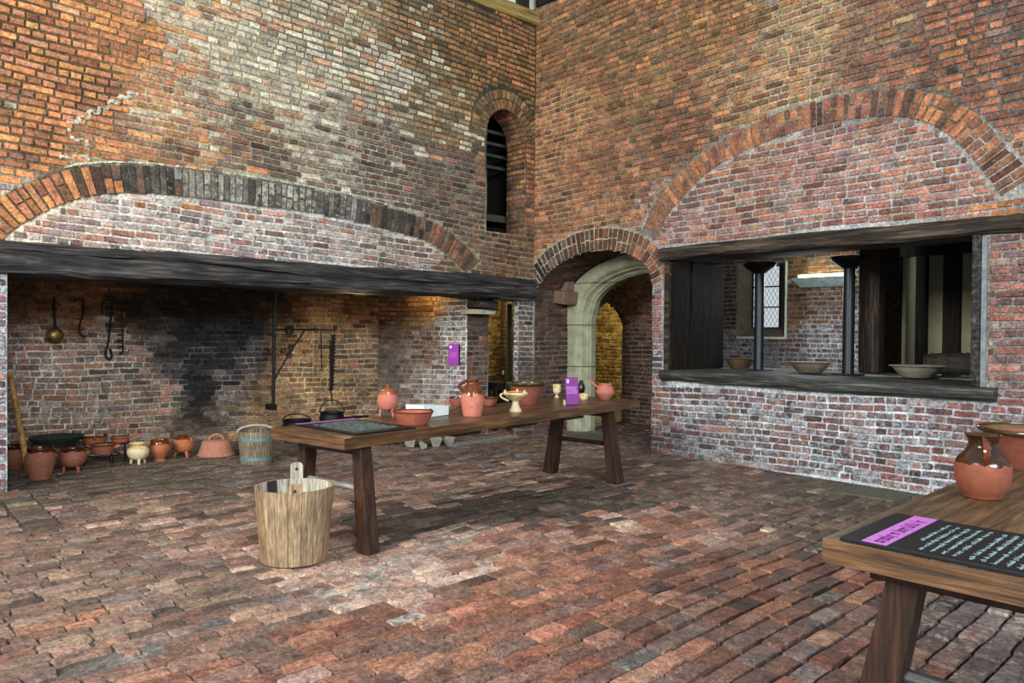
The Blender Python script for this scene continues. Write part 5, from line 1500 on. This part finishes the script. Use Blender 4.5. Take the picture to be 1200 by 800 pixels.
bmesh.ops.rotate(bm, verts=bm.verts, cent=(0, 0, 0), matrix=Matrix.Rotation(ofs, 3, 'Z'))
bm_obj('staves', bm, [TUBW, TUBIN, TUBDK, TW2, TW3], t)
bm = bmesh.new(); lathe(bm, [(0, .03), (r0 - .008, .03), (r0 - .006, .045), (0, .045)], 36); bm_obj('bottom', bm, TUBIN, t)
for nm, an, ht in (('lug', toc + .0, .055), ('lug', toc + PI - .05, .11)):
    bm = bmesh.new(); w = .042; pts = [(-w, -.012), (w, -.012), (w, ht - .02), (w * .7, ht - .003), (0, ht + .002), (-w * .7, ht - .003), (-w, ht - .02)]
    rm = r1 - .006
    fr_ = []; bk = []
    for u_, z_ in pts:
        q = Vector((rm + .006, u_, h + z_)); q2 = Vector((rm - .009, u_, h + z_)); R3 = Matrix.Rotation(an, 3, 'Z'); fr_.append(bm.verts.new(R3 @ q)); bk.append(bm.verts.new(R3 @ q2))
    bm.faces.new(fr_); bm.faces.new(bk[::-1])
    for i in range(len(pts)): bm.faces.new((fr_[i], bk[i], bk[(i + 1) % len(pts)], fr_[(i + 1) % len(pts)]))
    lg = bm_obj(nm, bm, TUBW if ht < .08 else TUBIN, t, bev=.002)
    bm = bmesh.new(); R3 = Matrix.Rotation(an, 3, 'Z'); tube(bm, [R3 @ Vector((rm - .0105, 0, h + ht - .045)), R3 @ Vector((rm + .0075, 0, h + ht - .045))], .011, 12); bm_obj('peg_hole', bm, TUBDK, lg)

# leaning pole
pa = place(29, 541, 0); t = None
A_ = at(28, 525, 1, 1.1); topp = at(11, 436, 1, 1.35); A_ = topp + (A_ - topp) * (topp[2] / (topp[2] - A_[2]))
bm = bmesh.new(); tube(bm, [A_, A_ * .5 + topp * .5, topp], [.028, .03, .026], 12)
tag(bm_obj('pole', bm, POLEW, smooth=True), 'pale wooden pole leaning beside the left fireplace jamb', 'pole')

# hanging tools on the back wall
wy = FBY - .06
def aw(px, py, y=wy): return at(px, py, 1, y)
def pathw(pts, y=wy): return [tuple(aw(a_, b_, y)) for a_, b_ in pts]
t = mk('ladle', 'long-handled brass ladle hanging on the fireplace wall', 'ladle', aw(64, 347)); o0 = np.array(t.location)
L_ = lambda P: [tuple(np.array(q) - o0) for q in P]
bm = bmesh.new(); tube(bm, L_(pathw([(64, 347), (64, 365), (64.5, 384)])), [.012, .012, .015], 8); bm_obj('handle', bm, IRON, t, smooth=True)
c_ = np.array(aw(64.5, 393)) - o0; rr = 9.5 * depth(aw(64, 393)) / F
bm = bmesh.new(); lathe(bm, [(0, 0), (rr * .5, .006), (rr * .85, .03), (rr, .06), (rr * .95, .062), (rr * .8, .034), (rr * .45, .012), (0, .008)], 30); bmesh.ops.rotate(bm, verts=bm.verts, cent=(0, 0, 0), matrix=Matrix.Rotation(-PI / 2, 3, 'X')); bmesh.ops.translate(bm, verts=bm.verts, vec=Vector(c_) + Vector((0, -.04, 0))); bm_obj('bowl', bm, BRASS, t, smooth=True)
bm = bmesh.new(); tube(bm, pathw(smoothprof([(87, 353), (91, 350), (97, 350), (98.5, 357), (97, 370), (94, 377), (93, 386), (95, 392), (99, 394), (102, 393)], 3)), .009, 8)
tag(bm_obj('pot_hook', bm, IRON, smooth=True), 'short S-shaped iron hook on the fireplace wall, right of the ladle', 'hook')
bm = bmesh.new(); tube(bm, pathw(smoothprof([(121, 367), (120, 357), (123, 351), (129, 351), (132, 356), (130, 372), (127, 400), (124, 410), (124, 417), (128, 421), (131, 417), (130, 411), (128, 409)], 3)), .011, 8)
tag(bm_obj('pot_hook', bm, IRON, smooth=True), 'long crook-ended iron hook between the short hook and the toothed bar', 'hook')
t = mk('toothed_hanger', 'notched iron hanger bar at the right of the wall hooks', 'hook', aw(142, 352)); o0 = np.array(t.location)
bm = bmesh.new(); tube(bm, L_(pathw([(142, 352), (143, 375), (144, 400), (144, 412), (142, 414), (140, 413)])), .010, 6); bm_obj('bar', bm, IRON, t)
for yy in (369, 392, 399, 406):
    bm = bmesh.new(); tube(bm, L_(pathw([(143, yy), (137.5, yy - .5)])), .009, 6); bm_obj('tooth', bm, IRON, t)

# fireplace crane
cy = .95
t = mk('chimney_crane', 'black wrought-iron chimney crane with scrolls in the fireplace', 'crane', at(320, 478, 1, cy)); o0 = np.array(t.location)
pc_ = lambda pts: [tuple(at(a_, b_, 1, cy) - o0) for a_, b_ in pts]
bm = bmesh.new(); tube(bm, pc_([(322, 325), (320, 478)]), .021, 10); bm_obj('post', bm, IRON, t, smooth=True)
bm = bmesh.new(); tube(bm, pc_([(321, 386), (393, 386)]), .014, 8); box(bm, Vector(pc_([(393, 384)])[0]), (.04, .04, .05)); bm_obj('arm', bm, IRON, t, smooth=True)
bm = bmesh.new(); tube(bm, pc_([(322, 444), (340, 412), (357, 387)]), .013, 8); bm_obj('brace', bm, IRON, t, smooth=True)
def scroll(cx, cy_, s, fl, vert):
    pts = []
    for i in range(22):
        q = i / 21 * PI * 2.6; rad = s * (1 - .62 * i / 21)
        u_, v_ = rad * math.cos(q), rad * math.sin(q) * 1.0
        pts.append((cx + fl * (u_ - s), cy_ + vert * v_))
    bm = bmesh.new(); tube(bm, pc_(pts), .0085, 6); bm_obj('scroll', bm, IRON, t, smooth=True)
for cx, cy_, s, fl, ve in ((344, 386, 5, 1, -1), (334, 386, 5, -1, -1), (344, 387, 5, 1, 1), (334, 387, 5, -1, 1), (328, 410, 4, -1, 1), (316, 412, 4, 1, -1), (343, 415, 4, 1, 1), (337, 408, 4, -1, -1)): scroll(cx, cy_, s, fl, ve)
bm = bmesh.new(); box(bm, Vector(pc_([(320, 477)])[0]) + Vector((0, .06, 0)), (.09, .16, .07)); bm_obj('foot_bracket', bm, IRON, t, bev=.006)
bm = bmesh.new(); tube(bm, [at(376, 388, 1, cy), at(376.5, 410, 1, cy), at(377, 432, 1, cy), at(375, 434, 1, cy)], .008, 8); tag(bm_obj('hanging_rod', bm, IRON, smooth=True), 'short black iron rod hanging from the crane arm', 'hook')
bm = bmesh.new(); tube(bm, [at(367, 388, 1, cy), at(367, 446, 1, cy)], .004, 6); tag(bm_obj('hanging_rod', bm, ROPE, smooth=True), 'thin pale rod hanging from the crane arm beside the black rod', 'rod')
t = mk('ratchet_hanger', 'saw-toothed iron pot hanger at the end of the crane arm', 'hanger', at(390, 390, 1, cy)); o0 = np.array(t.location)
bm = bmesh.new(); A0, A1 = [Vector(q) for q in pc_([(391, 392), (388.5, 458)])]; w = .03
ax = Vector((1, 0, 0)); 
nT = 16; vs1 = []
for s_ in (-.006, .006):
    ring = [A0 + Vector((-w, s_, 0))]
    ring += [A1 + Vector((-w, s_, 0)), A1 + Vector((w * .2, s_, 0))]
    for i in range(nT):
        q = A1 + (A0 - A1) * ((i + .15) / nT); q2 = A1 + (A0 - A1) * ((i + .95) / nT)
        ring += [q + Vector((w * .35, s_, 0)), q2 + Vector((w * 1.35, s_, 0))]
    vs1.append([bm.verts.new(v_) for v_ in ring])
bm.faces.new(vs1[0]); bm.faces.new(vs1[1][::-1])
for i in range(len(vs1[0])): bm.faces.new((vs1[0][i], vs1[0][(i + 1) % len(vs1[0])], vs1[1][(i + 1) % len(vs1[0])], vs1[1][i]))
bm_obj('toothed_plate', bm, IRON, t)
bm = bmesh.new(); tube(bm, pc_([(392, 384), (391.5, 392)]), .007, 6); tube(bm, pc_([(387, 398), (387, 440), (387.5, 458), (389, 464), (389, 471)]), .009, 6); bm_obj('link', bm, IRON, t, smooth=True)
# pots of iron
def cauldron(c, R, H, label, legs=True, bail=None, tilt=0.0):
    t = mk('cauldron', label, 'cauldron', c)
    body(t, [(R * .3, 0), (R * .75, H * .12), (R, H * .5), (R * .92, H * .85), (R * .96, H)], IRON, th=.01)
    bm = bmesh.new(); an = CAMANG + PI / 2 + tilt
    tube(bm, [(R * math.cos(q) * math.cos(an), R * math.cos(q) * math.sin(an), H * .95 + (bail or R) * math.sin(q)) for q in np.linspace(0, PI, 16)], .008, 8); bm_obj('bail_handle', bm, IRON, t, smooth=True)
    if legs:
        for k_ in range(3):
            bm = bmesh.new(); an = CAMANG + .4 + k_ * 2.094; tube(bm, [(R * .7 * math.cos(an), R * .7 * math.sin(an), H * .15), (R * .8 * math.cos(an), R * .8 * math.sin(an), -c[2])], [.014, .009], 8); bm_obj('leg', bm, IRON, t, smooth=True)
    return t
ph_ = at(389, 497, 1, cy); kk = depth(ph_) / F
cauldron((ph_[0], ph_[1], ph_[2] - .02), 14.5 * kk, 16 * kk, 'black iron cauldron hanging from the ratchet hanger', legs=False, bail=15 * kk)
ph_ = at(348, 505, 1, 1.25); kk = depth(ph_) / F
cauldron((ph_[0], ph_[1], .09), 17 * kk, .22, 'squat black iron cauldron on legs behind the near end of the table', bail=8 * kk)

# great log on firedogs, firewood, iron grate
p0 = at(466, 478, 1, .72); p1 = at(521, 478, 1, .72); kk = depth(p0) / F
t = mk('log', 'thick grey weathered log lying in the fireplace behind the table', 'log', (0, 0, 0))
bm = bmesh.new(); rr = 9.5 * kk; pts = []
for i in range(9):
    s = i / 8; q = p0 * (1 - s) + p1 * s; pts.append((q[0], q[1] + .02 * math.sin(s * 7), rr + .152 + .004 * math.sin(s * 5)))
tube(bm, pts, [rr * (.8 if i == 0 else 1 + .05 * math.sin(i * 2)) for i in range(9)], 14); bm_obj('bark', bm, LOGB, t, smooth=True, angle=60)
for xx in (p0[0] + .12, p1[0] - .12):
    f_ = mk('firedog', 'iron firedog under the %s end of the grey log' % ('left' if xx == p0[0] + .12 else 'right'), 'firedog', (xx, .72, 0))
    bm = bmesh.new(); box(bm, (0, .05, .125), (.03, .6, .03)); bm_obj('bar', bm, IRON, f_, bev=.004)
    for yy in (-.24, .33): bm = bmesh.new(); box(bm, (0, yy, .055), (.03, .03, .11)); bm_obj('leg', bm, IRON, f_)
pg = at(425, 486, 1, 1.1)
t = mk('fire_grate', 'low black iron grate in the hearth between cauldron and log', 'grate', (pg[0], 1.1, 0))
bm = bmesh.new(); box(bm, (0, 0, .26), (.55, .04, .05)); box(bm, (0, .3, .26), (.55, .04, .04)); bm_obj('rail', bm, IRON, t, bev=.004)
for xx in (-.25, .25):
    for yy in (0, .3): bm = bmesh.new(); box(bm, (xx, yy, .125), (.03, .03, .25)); bm_obj('leg', bm, IRON, t)
def firewood(pa, pb_, r, mat_e, label, seed):
    rr = random.Random(seed); bm = bmesh.new(); A_, B_ = Vector(pa), Vector(pb_); d_ = (B_ - A_).normalized(); u_ = d_.orthogonal().normalized(); v_ = d_.cross(u_)
    qs = sorted(rr.uniform(0, 2 * PI / 5 * .5) + k * 2 * PI / 5 for k in range(5)); prof = []
    for k in range(5):
        q0_, q1_ = qs[k], qs[(k + 1) % 5]; prof.append((math.cos(q0_), math.sin(q0_)))
    prof += []
    rings = [[bm.verts.new(P + (u_ * a_ + v_ * b_) * r * s) for a_, b_ in prof] for P, s in ((A_, .95), (A_ * .6 + B_ * .4, 1.05), (B_, .9))]
    for X_, Y_ in zip(rings, rings[1:]):
        for i in range(5): bm.faces.new((X_[i], X_[(i + 1) % 5], Y_[(i + 1) % 5], Y_[i]))
    f1 = bm.faces.new(rings[0][::-1]); f2 = bm.faces.new(rings[-1]); f1.material_index = f2.material_index = 1
    o = bm_obj('firewood_log', bm, [LOGB, mat_e]); tag(o, label, 'log', 'split firewood under the table'); return o
fw = [((442, 522), (470, 519), .06, 'long split log lying sideways at the left end of the firewood'),
      ((483, 525), (492, 505), .085, 'grey-faced split log end beside the long sideways log'),
      ((497, 527), (503, 508), .06, 'small dark split log between two grey ones'), ((499, 525), (507, 502), .05, 'pale split log resting on top of the firewood'),
      ((513, 524), (521, 508), .1, 'broad grey split log near the right of the firewood'), ((529, 522), (534, 508), .09, 'pale wedge-shaped log at the right end of the firewood')]
for i, ((ax_, ay_), (bx_, by_), r_, lb) in enumerate(fw):
    A_ = place(ax_, ay_, 0); B_ = place(bx_, by_, 0)
    if i > 0: B_ = A_ + np.array([.2, .3, 0])
    zz = r_ * .85 if i != 3 else .2
    firewood((A_[0], A_[1] + r_ * .5, zz), (B_[0], B_[1] + r_ * .5, zz), r_, LOGE, lb, 20 + i)

# small dark stand with candlestick in the side passage
ps = at(583, 447, 1, .75)
t = mk('side_table', 'small black wooden stand in the side passage by the fireplace', 'table', (ps[0], .75, 0)); kk = depth(ps) / F; wz = ps[2]
bm = bmesh.new(); box(bm, (0, 0, wz - .02), (.34, .3, .04)); bm_obj('top', bm, DARKW, t, bev=.006)
bm = bmesh.new(); box(bm, (0, 0, wz - .08), (.3, .26, .08)); bm_obj('apron', bm, DARKW, t)
for sx2 in (-.12, .12):
    for sy2 in (-.1, .1): bm = bmesh.new(); box(bm, (sx2, sy2, (wz - .1) / 2), (.05, .05, wz - .1)); bm_obj('leg', bm, DARKW, t)
bm = bmesh.new(); box(bm, (0, 0, .12), (.26, .22, .05)); bm_obj('shelf', bm, DARKW, t)
t = mk('candlestick', 'slim dark candlestick standing on the small black stand', 'candlestick', (ps[0] + .09, .72, wz + .001))
bm = bmesh.new(); lathe(bm, [(0, 0), (.05, 0), (.05, .01), (.012, .02), (.012, .09), (.02, .1), (.012, .11), (0, .11)], 16); bm_obj('stem', bm, IRON, t, smooth=True)
bm = bmesh.new(); lathe(bm, [(0, .1), (.01, .1), (.01, .17), (0, .175)], 12); bm_obj('candle', bm, CANDLE, t, smooth=True)
# olive plank door standing in the passage
pd = at(596, 430, 1, .55)
bm = bmesh.new(); box(bm, (pd[0], pd[1], .98), (.09, .03, 1.9)); struct(bm_obj('door_2', bm, GREENP, bev=.004), 'olive plank door edge in the side passage')

# purple sign on the splayed wall
sp = at(535, 414, 1, .62); tv_ = (P1 - P0) / LS; ang = math.atan2(tv_[1], tv_[0]); nrm = np.array([tv_[1], -tv_[0]])
# point of the splay wall at that pixel
best = min(np.linspace(0, 1, 200), key=lambda s: abs((lambda q: 600 + F * ((q - CAM) @ RGT) / ((q - CAM) @ FWD))(np.array([*(P0 + (P1 - P0) * s), 1.3])) - 534))
q = P0 + (P1 - P0) * best; dq = depth((q[0], q[1], 1.3)); zt, zb_ = [1.5 + (388.6 - yy) * dq / F for yy in (403, 427)]
t = mk('wall_sign', 'small magenta notice fixed to the white-smeared fireplace side wall', 'sign', (q[0], q[1], zb_), ang)
wS = .17; hS = zt - zb_
bm = bmesh.new(); box(bm, (0, -.035, hS / 2), (wS, .04, hS)); bm_obj('backing', bm, BLACKP, t)
bm = bmesh.new(); box(bm, (0, -.057, hS / 2), (wS, .004, hS)); fc = bm_obj('face', bm, MAGENTA, t)
bm = bmesh.new(); r_ = random.Random(3)
for k in range(4): lettering(bm, -wS * .38, wS * .34, hS * (.58 - .07 * k), .008, 0, r_, org=(0, -.0595, 0), diry=(0, 0, 1), nrm=(0, -1, 0))
bm_obj('lettering', bm, plain('pale_lilac_text', (215, 160, 225), .6, bstr=0), fc)
bm = bmesh.new(); box(bm, (-wS * .28, -.0596, hS * .86), (wS * .22, .001, hS * .12)); bm_obj('emblem', bm, plain('white_emblem', (230, 215, 240), .6, bstr=0), fc)

# hatch bowls and barrel
SZ_ = 1.052
def hatch_bowl(px, py, w, h, mat, label, flat=False):
    pot_on(px, py, SZ_, w, h, [(.5, 0), (.55, .05), (.78, .55), (.9, .92), (1.0, .97), (1.0, 1.0)], mat, 'bowl', label, 'bowl', .5, th=.006)
hatch_bowl(867, 432, 37, 12, plain('dark_wooden_bowl', (84, 66, 46), .5), 'dark wooden bowl on the hatch sill left of the first iron post')
hatch_bowl(949, 437, 50, 12.5, PEWTER, 'wide tan bowl on the hatch sill midway between the iron posts')
hatch_bowl(1075, 443, 60, 14, PEWTER2, 'wide pale pewter bowl on the hatch sill in front of the small barrel')
pb1 = at(1112, 440, 2, SZ_); kk = depth(pb1) / F
t = mk('barrel', 'small dark barrel lying on its side at the right end of the hatch', 'barrel', (pb1[0] + .05, pb1[1] - .05, SZ_ + 13.7 * kk))
t.rotation_euler = (0, 0, math.radians(-62))
bm = bmesh.new(); rb = 13.5 * kk
lathe(bm, [(0, -.3), (rb * .78, -.3), (rb * .8, -.31), (rb * .95, -.12), (rb, 0), (rb * .95, .12), (rb * .8, .31), (rb * .76, .3), (0, .3)], 26)
bmesh.ops.rotate(bm, verts=bm.verts, cent=(0, 0, 0), matrix=Matrix.Rotation(PI / 2, 3, 'Y')); bm_obj('staves', bm, wood('barrel_oak', (28, 26, 26), (64, 62, 60), (96, 92, 88), 0, 2, .6, .3, .5), t, smooth=True)
for s_ in (-.24, -.1, .12, .24):
    bm = bmesh.new(); rq = rb * (1.0 - .2 * (abs(s_) / .31) ** 2) + .006
    lathe(bm, [(rq, s_ - .012), (rq, s_ + .012), (rq - .008, s_ + .012), (rq - .008, s_ - .012), (rq, s_ - .012)], 26); bmesh.ops.rotate(bm, verts=bm.verts, cent=(0, 0, 0), matrix=Matrix.Rotation(PI / 2, 3, 'Y')); bm_obj('hoop', bm, wood('hoop_wood', (44, 34, 26), (70, 56, 42), (96, 78, 60), 0, 2), t, smooth=True)

# ================================================================== LIGHT
world = bpy.data.worlds.new('sky'); sc.world = world; world.use_nodes = True
wb_ = world.node_tree.nodes['Background']; wb_.inputs[0].default_value = (.86, .94, 1.0, 1); wb_.inputs[1].default_value = .58


def area(name, loc, target, sx, sy, power, col):
    l = bpy.data.lights.new(name, 'AREA'); l.shape = 'RECTANGLE'; l.size = sx; l.size_y = sy; l.energy = power; l.color = col
    o = bpy.data.objects.new(name, l); COL.objects.link(o); o.location = loc
    o.rotation_euler = (Vector(target) - Vector(loc)).to_track_quat('-Z', 'Y').to_euler(); return o


def point(name, loc, power, col, r=.08):
    l = bpy.data.lights.new(name, 'POINT'); l.energy = power; l.color = col; l.shadow_soft_size = r
    o = bpy.data.objects.new(name, l); COL.objects.link(o); o.location = loc; return o


area('window_light_left', (-12.5, -5.0, 4.8), (-1, -1.5, 1.5), 3.2, 2.4, 880, (1.0, .96, .88))
area('window_light_back', (-9.0, -16.0, 5.6), (-3.0, 0, 1.3), 6.0, 3.0, 1500, (.88, .95, 1.0))
point('hearth_lamp', (-2.55, .75, 1.75), 9, (1.0, .72, .36))
point('hearth_lamp', (-1.35, .9, 2.05), 5, (1.0, .66, .26))
point('hearth_lamp', (-5.4, .9, 2.1), 4, (1.0, .72, .36))
point('passage_lamp', (-.12, 1.3, 1.95), 42, (1.0, .84, .42))
point('lobby_lamp', (3.3, .5, 2.4), 170, (1.0, .88, .5))
point('lobby_fill', (1.35, -.6, 2.85), 20, (1.0, .9, .74))
point('servery_fill', (2.2, -3.0, 2.2), 34, (.86, .95, 1.0), .3)

sc.view_settings.view_transform = 'Standard'; sc.view_settings.look = 'None'; sc.view_settings.gamma = 1; sc.view_settings.use_curve_mapping = False
sc.view_settings.exposure = 0.36
sc.cycles.use_denoising = True
sc.cycles.max_bounces = 8
